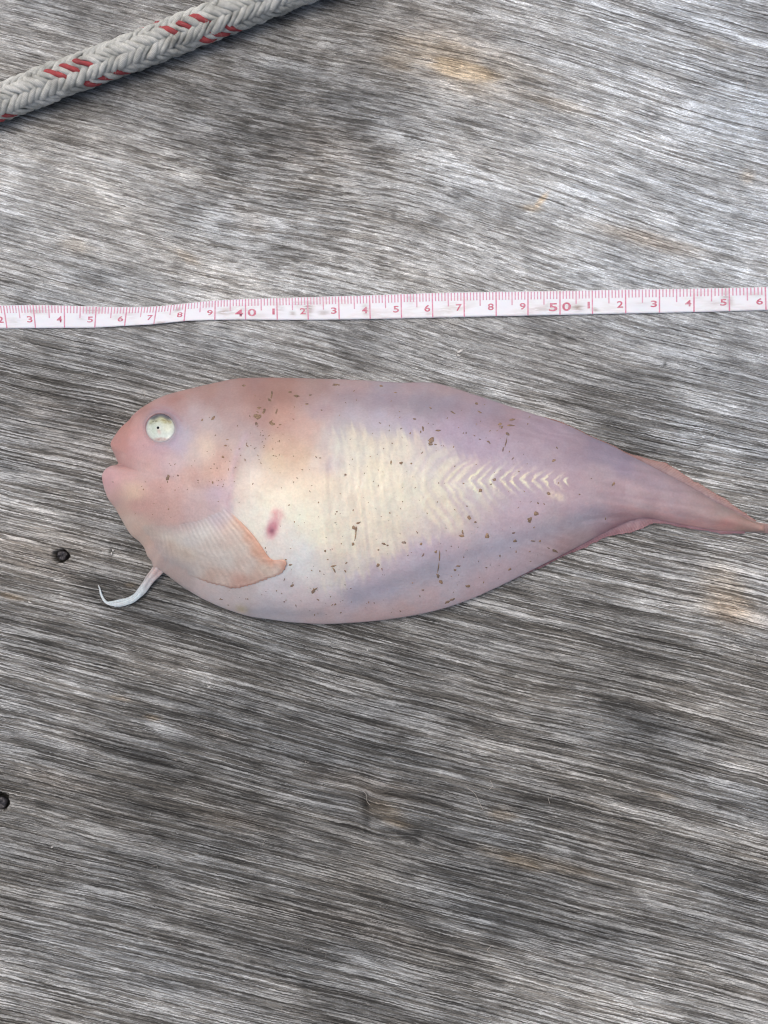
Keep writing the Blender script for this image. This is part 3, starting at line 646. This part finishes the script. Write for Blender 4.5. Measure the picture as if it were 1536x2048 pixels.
# height of the skin at any place, for what lies on it
gz = np.zeros((360, 140)); gc = np.zeros((360, 140))
ii = ((BX-190)/4).round().astype(int).ravel(); jj = ((BY-730)/4).round().astype(int).ravel()
np.add.at(gz, (ii, jj), BZ.ravel()); np.add.at(gc, (ii, jj), 1)
zz = np.where(gc > 0, gz/np.maximum(gc, 1), np.nan)
for _ in range(14):
    st_ = np.stack([np.roll(zz, d_, a_) for d_ in (1, -1) for a_ in (0, 1)]); 
    with np.errstate(all='ignore'):
        cnt = (~np.isnan(st_)).sum(0); fill = np.nansum(st_, 0)/np.maximum(cnt, 1)
    zz = np.where(np.isnan(zz) & (cnt > 0), fill*.93, zz)
zz = np.nan_to_num(zz)
def bz(x, y):
    fx = np.clip((np.asarray(x, float)-190)/4, 0, 358.9); fy = np.clip((np.asarray(y, float)-730)/4, 0, 138.9)
    i = fx.astype(int); j = fy.astype(int); a = fx-i; b = fy-j
    return (zz[i, j]*(1-a)+zz[i+1, j]*a)*(1-b)+(zz[i, j+1]*(1-a)+zz[i+1, j+1]*a)*b

# --- eye
ez = float(np.median(bz([EX-30, EX+30, EX, EX], [EY, EY, EY-30, EY+30])))+.03
nr_, na_ = 44, 96
rr2 = np.linspace(0, 1, nr_)[:, None]; aa = (np.arange(na_)/na_*2*np.pi)[None]
ex = EX+ER*1.04*rr2*np.cos(aa); ey = EY+ER*rr2*np.sin(aa)
tiltx = (bz(EX+30, EY)-bz(EX-30, EY))/60; tilty = (bz(EX, EY+30)-bz(EX, EY-30))/60
ezz = ez+.16*(1-rr2**2)-.14*rr2**6+tiltx*(ex-EX)+tilty*(ey-EY)
ec = np.zeros(ex.shape+(3,))+np.array([214, 224, 214.])
ec = over(ec, .75*sm(-2, -22, ey-EY+5*(fbm(ex/9, ey/9, 221, 3)-.5)*2)*sm(.98, .7, rr2+0*ex), (206, 206, 156))
ec = over(ec, .6*blob(ex, ey, EX+13, EY-14, 12, 6, 20)*(fbm(ex/2.2, ey/2.2, 223, 2)*1.7), (132, 118, 70)); ec = over(ec, .5*blob(ex, ey, EX-13, EY-12, 9, 3, -25)*(fbm(ex/2.5, ey/2, 224, 2)*2), (84, 84, 60))
ec = over(ec, .5*blob(ex, ey, EX-14, EY+1, 7, 10), (190, 206, 184)); ec = over(ec, .6*blob(ex, ey, EX+14, EY, 11, 9), (238, 238, 210))
ec = over(ec, .55*blob(ex, ey, EX-3, EY+7, 3.5, 6, -25), (214, 178, 166)); ec = over(ec, .6*blob(ex, ey, EX+2, EY+23, 15, 4, 0, 3)*(.3+1.1*fbm(ex/4, ey/3, 225, 2)), (176, 128, 122))
ec = over(over(ec, sm(.78, .98, rr2+0*ex)*.8, (160, 154, 168)), sm(.80, .98, rr2+0*ex)*sm(12, -20, ey-EY), (104, 106, 116)); ec = over(ec, .85*sm(-15, -24, ey-EY+3*np.sin(ex/5)), (78, 82, 92))
ec = ec+((fbm(ex/3, ey/3, 226, 3)-.5)*26)[..., None]
em = N('eye_silver'); em.set(Base_Color=em.attr('skin', True), Roughness=.22, Metallic=.0); em.b.inputs['Coat Weight'].default_value = .5; em.b.inputs['Coat Roughness'].default_value = .12
eb = mesh('eye', at(ex, ey, ezz).reshape(-1, 3), grid_faces(nr_, na_, wrap_m=True)[:, ::-1], em.m, fish, fish_base, attrs={'skin': lin(np.clip(ec, 10, 250)).reshape(-1, 3)*.98})
pr = np.linspace(0, 1, 6)[:, None]; pxx = EX-5+2.7*pr*np.cos(aa[:, ::4]); pyy = EY-.5+2.7*pr*np.sin(aa[:, ::4])
pm = N('eye_pupil'); pm.set(Base_Color=rgb((30, 34, 40)), Roughness=.15)
o = mesh('pupil', at(pxx, pyy, ez+.16+tiltx*(pxx-EX)+tilty*(pyy-EY)+.004*(1-pr**2)+.001).reshape(-1, 3), grid_faces(6, 24, wrap_m=True)[:, ::-1], pm.m, None, fish_base); o.parent = eb; o.location = (0, 0, 0)

# --- fins: thin sheets with rays
def orient(V, F):
    a_, b_, c_ = V[F[len(F)//2][:3]]
    return F[:, ::-1] if np.cross(b_-a_, c_-a_)[2] < 0 else F
def strip(name, outer, inner, zo, zi, colo, coli, ray, nA=420, nB=12, rag_amp=2.0, seed_=0, lean=10, mat=None, fan=0):
    Oo = spline(outer, nA); Ii = spline(inner, nA)
    t = np.linspace(0, 1, nB)[None, :, None]
    sarc = np.arange(nA)*np.linalg.norm(np.diff(Oo, axis=0), axis=1).mean()
    dirv = (Oo-Ii); dirv /= np.linalg.norm(dirv, axis=1)[:, None]+1e-9
    tp_ = np.clip(np.minimum(np.arange(nA), nA-1-np.arange(nA))/25, 0, 1)
    rg = rag_amp*(np.abs(((sarc/ray) % 1)-.5)*-2+.5 + 2.2*(fbm(sarc/14, sarc*0, 301+seed_, 3)-.5))*tp_
    Oo = Oo+dirv*rg[:, None]
    G = Ii[:, None]*(1-t)+Oo[:, None]*t
    x, y = G[..., 0], G[..., 1]
    tt = t[..., 0]; rays = np.cos(2*np.pi*(sarc[:, None]-lean*tt)/ray)
    zin = zi(x, y); zt = zin*(1-tt)**1.0 + zo*tt + .006*rays*tt + .012 - .05*(1-tt)**3
    zt = np.maximum(zt, .05)
    c = np.array(coli, float)*(1-tt[..., None])+np.array(colo, float)*tt[..., None]
    c = c+(rays*4*(.3+tt))[..., None]*np.array([1, 1, .9])+((fbm(x/14, y/14, 311+seed_, 3)-.5)*26)[..., None]*np.array([.8, 1, 1])
    top_ = at(x, y, zt).reshape(-1, 3); bot_ = at(x, y, np.maximum(zt-.035, .02)).reshape(-1, 3)
    F1 = orient(top_, grid_faces(nA, nB)); n_ = nA*nB
    e = np.arange(nA-1)*nB+nB-1; rim = np.stack([e, e+nB, e+nB+n_, e+n_], 1)
    Vv = np.concatenate([top_, bot_]); Ff = np.concatenate([F1, (F1+n_)[:, ::-1], rim])
    cc = np.concatenate([c.reshape(-1, 3)]*2)
    return mesh(name, Vv, Ff, mat or sk_f, fish, fish_base, attrs={'skin': lin(np.clip(cc, 20, 250))*ALB})
sk_f = skin_mat('fin_skin', .45, .25)
strip('dorsal_fin', [(1090, 834), (1133, 848), (1181, 871), (1223, 889), (1251, 904), (1275, 912), (1297, 918), (1328, 925), (1349, 935), (1373, 953), (1405, 972), (1440, 991), (1468, 1010), (1496, 1030), (1513, 1041)],
      [(1080, 842), (1125, 858), (1173, 882), (1215, 901), (1243, 916), (1268, 927), (1298, 938), (1330, 955), (1350, 964), (1372, 976), (1400, 991), (1430, 1009), (1460, 1024), (1488, 1040), (1505, 1049)],
      .10, lambda x, y: bz(x, y)+.012, (150, 112, 104), (150, 130, 136), 5.2, seed_=1, rag_amp=2.4)
strip('anal_fin', [(1030, 1158), (1070, 1140), (1133, 1110), (1188, 1087), (1209, 1075), (1244, 1068), (1279, 1059), (1304, 1048), (1328, 1048), (1366, 1055), (1412, 1062), (1447, 1067), (1490, 1067)],
      [(1025, 1150), (1064, 1132), (1126, 1101), (1176, 1074), (1198, 1064), (1232, 1050), (1264, 1037), (1294, 1029), (1328, 1036), (1366, 1045), (1412, 1053), (1447, 1058), (1490, 1058)],
      .08, lambda x, y: bz(x, y)+.012, (138, 98, 104), (152, 126, 132), 5.0, seed_=2, rag_amp=2.4)
# tail fin: a narrow fan running out of the frame
strip('tail_fin', [(1462, 1019), (1498, 1038), (1530, 1047), (1580, 1050), (1640, 1052), (1700, 1058)], [(1455, 1062), (1499, 1064), (1530, 1066), (1580, 1072), (1640, 1086), (1700, 1094)],
      .14, lambda x, y: np.full(np.shape(x), .10), (152, 126, 120), (148, 122, 118), 400, nA=120, nB=30, rag_amp=.3, seed_=3)

# --- pectoral fin
PF = [(440, 1012), (458, 1022), (478, 1040), (495, 1057), (511, 1076), (524, 1094.5), (538, 1114), (549.6, 1121.5), (558, 1122), (566, 1119), (573, 1124), (570, 1136), (563, 1147), (550, 1152), (538, 1156.5), (524, 1162), (509, 1167), (489, 1173.5),
 (466, 1176.5), (446, 1172), (423.5, 1166.5), (403, 1160), (380.5, 1151), (352, 1147), (334, 1140), (320, 1128), (306, 1110), (296, 1092), (280, 1070), (262, 1052), (262, 1042), (300, 1040), (350, 1040), (400, 1030)]
nP, nQ = 720, 64
PO = spline(PF, nP, closed=True)
angp = np.degrees(np.arctan2(PO[:, 1]-840, PO[:, 0]-290))
sarc = np.arange(nP)*np.linalg.norm(np.roll(PO, -1, 0)-PO, axis=1).mean()
freem = sm(1010, 1062, PO[:, 1])*sm(330, 450, PO[:, 0])                       # free margin
cpt = np.array([440, 1128.])
dv = PO-cpt; dv /= np.linalg.norm(dv, axis=1)[:, None]
lowm = freem*sm(1118, 1135, PO[:, 1])
PO = PO+dv*(lowm*(.8*np.cos(angp*2*np.pi/1.15+3*fbm(sarc/30, 0*sarc, 332, 2))+4.5*(fbm(sarc/9, 0*sarc, 331, 3)-.5)))[:, None]
t = np.linspace(1, 0, nQ)[None, :, None]
G = cpt+(PO-cpt)[:, None]*t; fx, fy = G[..., 0], G[..., 1]
ang = np.degrees(np.arctan2(fy-840, fx-290)); rad_ = np.hypot(fx-290, fy-840)
rays = np.cos(ang*2*np.pi/1.9+.8*fbm(rad_/60, ang/5, 333, 2))
edge = 1-t[..., 0]
free2 = sm(1030, 1080, fy)*sm(330, 460, fx)
lift = .014+.034*free2*(1-.65*sm(.07, 0, edge))+.05*blob(fx, fy, 562, 1128, 16, 14)+.04*blob(fx, fy, 380, 1060, 70, 28)
BASE = [(440, 1010), (400, 1030), (350, 1040), (300, 1040), (262, 1044), (262, 1052), (280, 1070), (296, 1092), (306, 1110), (320, 1128), (334, 1140), (360, 1148)]
bd_ = pline(fx, fy, BASE)
fm_ = sm(0, 62, bd_)
lift = lift*fm_ - .03*sm(14, 0, bd_)
zr = .004*rays*sm(190, 240, rad_)
fz = np.maximum(bz(fx, fy), .1)+lift+zr
fc = idw(fx, fy, np.array([(450, 1022, 206, 178, 178), (430, 1030, 194, 172, 182), (480, 1050, 214, 176, 160), (500, 1072, 216, 166, 146), (520, 1098, 216, 160, 138), (540, 1122, 218, 162, 140), (560, 1125, 222, 176, 158), (568, 1130, 220, 166, 146), (555, 1142, 220, 190, 176),
     (470, 1070, 212, 188, 178), (480, 1100, 210, 190, 180), (500, 1130, 210, 188, 178), (530, 1140, 214, 188, 172), (450, 1120, 208, 194, 186), (420, 1100, 210, 194, 186), (400, 1060, 218, 210, 204), (360, 1065, 222, 212, 202), (400, 1042, 226, 216, 198), (380, 1080, 206, 196, 192), (330, 1060, 214, 202, 190),
     (290, 1060, 216, 198, 180), (300, 1080, 206, 186, 174), (340, 1100, 206, 182, 168), (370, 1110, 208, 188, 174), (390, 1140, 206, 190, 182), (340, 1135, 190, 172, 168), (310, 1110, 192, 168, 160), (440, 1160, 208, 180, 168), (480, 1168, 204, 160, 148), (520, 1155, 208, 170, 156), (425, 1160, 202, 172, 160), (350, 1045, 204, 178, 168), (300, 1045, 202, 166, 152), (270, 1048, 206, 172, 156)], float), 9)
fc = fc+(rays*(1.2+5*sm(360, 330, fx)*sm(1050, 1070, fy)*sm(1140, 1110, fy)+3.0*sm(.5, 0, edge)))[..., None]*np.array([1, 1.1, 1.0])
fc = over(fc, .35*sm(.10, 0, edge)*fm_*(.3+1.2*fbm(fx/8, fy/8, 335, 2)), (202, 120, 104))
fc = over(fc, .5*np.exp(-(pline(fx, fy, [(470, 1034), (500, 1070), (524, 1102), (540, 1122)])/4)**2), (222, 158, 134))
fc = fc+((fbm(fx/18, fy/18, 337, 4)-.5)*22)[..., None]*np.array([.7, 1, 1])
fc = over(fc, np.where(freem[:, None] > .02, 0, sm(.20, 0, edge))*.9, 0) if False else fc
fc = (fc*(1-.12)+skin(fx, fy)*.12)+np.array([15, 11, 6])
bl = sm(46, 4, bd_)[..., None]
fc = fc*(1-bl)+skin(fx, fy)*bl
top_ = at(fx, fy, fz).reshape(-1, 3); bt_ = at(fx, fy, fz-.022).reshape(-1, 3); n_ = nP*nQ
F1 = orient(top_, grid_faces(nP, nQ, wrap_n=True)); e = np.arange(nP)*nQ; e2 = np.roll(e, -1); rim = np.stack([e, e2, e2+n_, e+n_], 1)
mesh('pectoral_fin', np.concatenate([top_, bt_]), np.concatenate([F1, (F1+n_)[:, ::-1], rim]), sk_f, fish, fish_base,
     attrs={'skin': lin(np.clip(np.concatenate([fc.reshape(-1, 3)]*2), 20, 250))*ALB})

# --- barbel: pale thread-like fin ray below the throat
def tube(pts, ns=14, n=90, groove=True):
    P_ = spline(np.array(pts, float), n)            # x y z(cm) r(px)
    c = at(P_[:, 0], P_[:, 1], P_[:, 2]); r = P_[:, 3]/62
    tg = np.gradient(c, axis=0); tg /= np.linalg.norm(tg, axis=1)[:, None]
    bi = np.cross(tg, (0, 0, 1.)); bi /= np.linalg.norm(bi, axis=1)[:, None]; nn_ = np.cross(bi, tg)
    a = np.arange(ns)/ns*2*np.pi
    rr = r[:, None]*(1+(.20*np.cos(4*a[None]+np.arange(n)[:, None]*.02) if groove else 0))
    rr = rr*(1+.05*(vnoise(np.arange(n)/5.0, 0*r, 7)[:, None]-.5))
    V_ = c[:, None]+rr[..., None]*(np.cos(a)[None, :, None]*bi[:, None]+.75*np.sin(a)[None, :, None]*nn_[:, None])
    return V_.reshape(-1, 3), grid_faces(n, ns, wrap_m=True)[:, ::-1], np.repeat(P_[:, :2], ns, 0)
tubes = [tube([(330, 1116, .50, 15), (321, 1131, .42, 12), (313, 1143, .34, 10.5), (300, 1158, .22, 9), (287, 1178, .15, 8), (275, 1191, .13, 7), (262, 1201, .12, 6), (250, 1205, .10, 5), (237, 1208, .09, 4.2), (222, 1208, .08, 3.2), (211, 1203, .07, 2.6), (203, 1190, .06, 2.2), (199.5, 1177, .07, 1.5), (196.5, 1170, .09, .7)], ns=20, n=150),
         tube([(318, 1134, .42, 6), (306, 1150, .26, 5), (294, 1170, .2, 4.6), (279, 1190, .17, 4.4), (266, 1201, .16, 4.2), (252, 1207, .12, 3.6), (240, 1211, .08, 2.6), (229, 1213, .06, 1.2)], n=90),
         tube([(306, 1146, .34, 4), (294, 1160, .24, 4), (283, 1174, .20, 3.6), (270, 1190, .18, 3.2), (255, 1198, .15, 3.0), (240, 1201, .11, 2.8), (226, 1204, .09, 2.4), (212, 1205, .07, 1.4)], n=90)]
vs_, fs_, ps_, n_ = [], [], [], 0
for (v_, f_, p_) in tubes: vs_.append(v_); fs_.append(f_+n_); ps_.append(p_); n_ += len(v_)
vs_, fs_, ps_ = map(np.concatenate, (vs_, fs_, ps_))
tt = sm(1135, 1190, ps_[:, 1])[:, None]
bc = np.array([200, 178, 174.])*(1-tt)+np.array([204, 212, 214.])*tt + ((fbm(ps_[:, 0]/4+vs_[:, 0]*30, ps_[:, 1]/9, 351, 2)-.5)*30)[:, None]
mesh('barbel', vs_, fs_, sk_f, fish, fish_base, attrs={'skin': lin(np.clip(bc, 20, 250))})

# ================================================================== DIRT FLECKS ON THE FISH, LITTER ON THE BOARD
fr = np.random.default_rng(21)
inside_px = lambda x, y: bz(x, y) > .3
fl = []
def fleck(x, y, rx, ry, ang, hz=None, thick=.012, irr=.35):
    n = 9 if max(rx, ry) > 3 else 6
    a = np.arange(n)/n*2*np.pi; r = 1+irr*(fr.random(n)-.5)*2
    c_, s_ = math.cos(math.radians(ang)), math.sin(math.radians(ang))
    X_ = rx*r*np.cos(a); Y_ = ry*r*np.sin(a); x_ = x+X_*c_-Y_*s_; y_ = y+X_*s_+Y_*c_
    h = (lambda p, q_: bz(p, q_)+.004) if hz is None else (lambda p, q_: np.full(np.shape(p), hz))
    ro = at(x_, y_, h(x_, y_)-.012); ri = at(x+(x_-x)*.75, y+(y_-y)*.75, h(x+(x_-x)*.75, y+(y_-y)*.75)+thick); ce = at(x, y, h(x, y)+thick*1.3)
    V_ = np.vstack([ro, ri, ce[None]]); i = np.arange(n); i2 = (i+1) % n
    F_ = np.concatenate([np.stack([i2, i, n+i], 1), np.stack([i2, n+i, n+i2], 1), np.stack([n+i2, n+i, np.full(n, 2*n)], 1)])
    return V_, F_
big = [(515, 833, 8, 7, 10), (513, 847, 4, 3, 40), (487, 771, 4, 2.5, 10), (580, 784, 4.5, 2, -5), (543, 791, 3, 9, 8), (539, 800, 6, 3, 20), (592, 792, 8, 2.4, 5), (614, 808, 5, 3, 0), (671, 769, 8, 2.6, -3), (763, 772, 5, 2, 0), (621, 790, 4, 2, -10),
 (528, 822, 3, 8, 30), (517, 816, 4, 2, 30), (553, 823, 2, 6, 10), (544, 847, 7, 4, 20), (426, 837, 6, 3, -50), (404, 840, 4, 2.2, -30), (336, 955, 4, 7, 15), (356, 951, 3, 3, 0), (287, 979, 2, 2, 0), (337, 1018, 2.3, 1.6, 0), (396, 961, 2, 2, 0), (446, 914, 3, 3, 30), (451, 891, 3, 2, 0), (425, 965, 2, 4, 0),
 (863, 881, 7, 7, 20), (861, 887, 6, 4, 0), (871, 889, 3, 2, 0), (846, 856, 3, 7, -10), (876, 861, 6, 2.4, 5), (829, 838, 3.5, 2, 10), (953, 807, 4, 3, 40), (1000, 848, 6, 3, -30), (1024, 839, 7, 2.4, -10), (1022, 851, 8, 2, 5), (1016, 868, 5, 3, 30), (1004, 855, 3, 5, 30), (906, 825, 6, 2, 30), (960, 824, 7, 1.6, 30),
 (1012, 885, 1.5, 14, 14), (1006, 900, 2, 6, 10), (989, 959, 4, 4, 30), (961, 981, 6, 4, -30), (802, 926, 4, 3.5, 0), (823, 927, 2.5, 2, 0), (782, 925, 2, 5, 0), (691, 950, 3, 3, 0), (709, 1056, 6, 5, 10), (717, 1046, 6, 2.4, -15), (711, 1072, 1.8, 12, 8), (706, 1088, 3.4, 4, 20), (712, 1060, 2.4, 8, 10),
 (674, 1023, 2.6, 2, 0), (671, 1028, 2, 1.6, 0), (780, 1026, 2.4, 2, 0), (768, 1088, 5, 2.6, 20), (775, 1091, 3, 2, 0), (808, 1085, 5.5, 4, 10), (842, 1088, 3, 3, 0), (756, 1130, 3.6, 5, 10), (757, 1100, 3, 2, 0), (764, 1138, 2, 3, -20), (923, 1072, 7, 3.6, 10), (925, 1064, 2, 6, -10), (938, 1035, 3.5, 6, -35), (951, 1044, 3, 3, 30),
 (974, 1072, 6, 5, -30), (1027, 1066, 5, 2, 0), (1030, 1082, 6, 3, -15), (879, 1112, 1.8, 16, 3), (877, 1135, 1.6, 14, 8), (876, 1152, 4, 6, -20), (882, 1164, 5, 4, 30), (872, 1104, 3, 4, 0), (846, 1110, 2, 5, 30), (846, 1180, 4, 2, 0), (627, 1182, 4, 7, 20), (631, 1178, 6, 2, -30), (667, 1132, 6, 2, -10), (668, 1140, 2, 7, -30), (650, 1102, 3, 3, 0),
 (973, 1135, 2.6, 1.6, 0), (1020, 1138, 3, 2.4, 20), (1060, 1040, 5, 7, 30), (1072, 1028, 5, 5, -30), (1076, 1006, 3, 2, 40), (1108, 921, 5, 2.6, -20), (1227, 968, 3, 5, 30), (1159, 989, 3, 2, 0), (1097, 987, 5, 3, 30), (1211, 1038, 1.4, 3.4, 0), (1183, 957, 1.6, 1.2, 0), (895, 1204, 8, 4, -25), (905, 1199, 6, 3, -15), (1058, 1039, 4, 4, 0),
 (1080, 1082, 3, 2.6, 0), (1066, 1082, 6, 1.8, 0), (1110, 1102, 8, 2.4, 20), (1018, 1140, 2, 2, 0), (1000, 1112, 2, 3, 0), (917, 1132, 6, 2, 0), (936, 1172, 5, 3, 0), (910, 1140, 4, 3, 10), (581, 1130, 5, 2, 0), (467, 1077, 2.6, 4, 20), (458, 1118, 4.6, 2.6, -30), (441, 1135, 1.6, 2, 0), (584, 1171, 4, 3, -30), (443, 1199, 3, 1.4, 10)]
for (x, y, rx, ry, an) in big: fl.append(fleck(x, y, rx*.92, ry*.92, an))
cl = [(510, 910, 40, 45, 42, 1.1), (440, 950, 32, 30, 34, 1.1), (540, 870, 35, 25, 18, 1.2), (430, 870, 35, 30, 14, 1.2), (545, 815, 35, 30, 16, 1.5), (760, 900, 70, 60, 36, 1.1), (880, 1130, 90, 60, 36, 1.2), (1030, 1100, 70, 60, 26, 1.3), (700, 1100, 110, 90, 40, 1.1),
      (620, 1170, 90, 40, 45, 1.4), (480, 1110, 60, 40, 35, 1.1), (900, 860, 110, 50, 45, 1.4), (1050, 850, 90, 40, 30, 1.4), (330, 980, 70, 50, 35, 1.0), (800, 1000, 150, 60, 50, 1.1), (600, 950, 60, 70, 40, 1.2), (1050, 950, 90, 60, 20, 1.3), (780, 1220, 110, 16, 18, 1.2), (480, 1200, 60, 20, 20, 1.3), (700, 800, 120, 25, 20, 1.3)]
for (cx, cy, sx0, sy0, n, r0) in cl:
    for _ in range(int(n*.68)):
        x, y = cx+fr.normal()*sx0*.7, cy+fr.normal()*sy0*.7
        if np.hypot(x-EX, y-EY) < 36 or bz(x, y) < .45: continue
        r1 = r0*fr.uniform(.45, 1.5); fl.append(fleck(x, y, r1*fr.uniform(.9, 2.2), r1*.8, fr.uniform(-90, 90), thick=.006))
Vf, Ff = join([(v_, f_) for v_, f_ in fl])
dm = N('olive_dirt'); t_ = dm.n('ShaderNodeTexCoord').outputs['Object']; n1 = dm.noise(t_, 260, 3, .6); n2 = dm.noise(t_, 1400, 2, .6)
dcol = dm.mul(dm.mix(dm.ramp(n1, .35, .65), rgb((126, 108, 88)), rgb((166, 138, 108))), dm.ramp(n2, .3, .7, .85, 1.15))
dm.set(Base_Color=dcol, Roughness=.6, Alpha=dm.ramp(n2, .3, .6, .35, .92))
db = at(760, 1000, 0)
o = mesh('dirt_flecks', Vf, Ff, dm.m, None, db); o['kind'] = 'stuff'; o['label'] = 'small brown dirt flecks stuck to the skin of the fish'; o['category'] = 'dirt'
# yellow smear low on the belly is a stain in the skin; litter on the wood: splinters, hairs and paint crumbs
li = []
for (x, y, rx, ry, an) in [(418, 1374, 3, 1.8, -30), (921, 702, 6, 2.4, -30), (918, 711, 4, 2, 10), (223, 1107, 3, 1.6, 80), (226, 1101, 1.6, 3, 0), (104, 1694, 3, 1.8, -20), (1210, 1560, 3.5, 2.6, 0), (60, 1205, 4, 1.8, 20), (735, 1300, 2, 1.4, 0)]:
    li.append(fleck(x, y, rx, ry, an, hz=.03, thick=.03))
Vl, Fl = join(li)
lm = N('pale_crumbs'); lm.set(Base_Color=rgb((214, 212, 206)), Roughness=.8)
lb = at(600, 1400, 0)
o = mesh('pale_crumbs', Vl, Fl, lm.m, None, lb, smooth=False); o['kind'] = 'stuff'; o['label'] = 'tiny pale crumbs scattered on the weathered wood'; o['category'] = 'crumbs'
hs = []
def hair(pts, r=.006, z0=.03):
    P_ = spline(np.array(pts, float), 16); c = at(P_[:, 0], P_[:, 1], z0+.02*np.sin(np.linspace(0, 3.1, 16)))
    a = np.arange(4)/4*2*np.pi; tg = np.gradient(c, axis=0); tg /= np.linalg.norm(tg, axis=1)[:, None]; bi = np.cross(tg, (0, 0, 1.))
    V_ = c[:, None]+r*(np.cos(a)[None, :, None]*bi[:, None]+np.sin(a)[None, :, None]*np.array([0, 0, 1.])); return V_.reshape(-1, 3), grid_faces(16, 4, wrap_m=True)[:, ::-1]
for pts in [[(934, 1575), (950, 1588), (958, 1604), (966, 1619)], [(283, 778), (290, 786), (288, 794)], [(1484, 160), (1492, 154)], [(1495, 165), (1492, 180)], [(278, 242), (292, 232)], [(1270, 120), (1264, 134), (1258, 139)], [(1404, 1130), (1405, 1140)], [(980, 1560), (985, 1572), (978, 1580)], [(725, 1580), (733, 1590), (734, 1602), (740, 1610)], [(985, 1910), (975, 1900), (985, 1890)], [(1096, 1596), (1100, 1608)], [(1440, 860), (1428, 872), (1422, 880)]]:
    hs.append(hair(pts))
for _ in range(170):
    x, y = fr.uniform(0, 1536), fr.uniform(0, 2048); L = fr.uniform(4, 13); an = fr.uniform(0, 6.28) if fr.random() < .3 else math.radians(12+fr.normal()*12)
    dx, dy = L*math.cos(an), L*math.sin(an); k_ = fr.normal()*3
    if 745 < y < 1260 and 190 < x < 1536 or (570 < y < 665): continue
    hs.append(hair([(x, y), (x+dx/2+k_, y+dy/2-k_), (x+dx, y+dy)], r=.0035, z0=.02))
Vl, Fl = join(hs); hm = N('wood_fibre'); hm.set(Base_Color=rgb((196, 190, 180)), Roughness=.8)
o = mesh('wood_fibres', Vl, Fl, hm.m, None, lb); o['kind'] = 'stuff'; o['label'] = 'fine loose wood fibres and hairs lying on the grey board'; o['category'] = 'fibres'
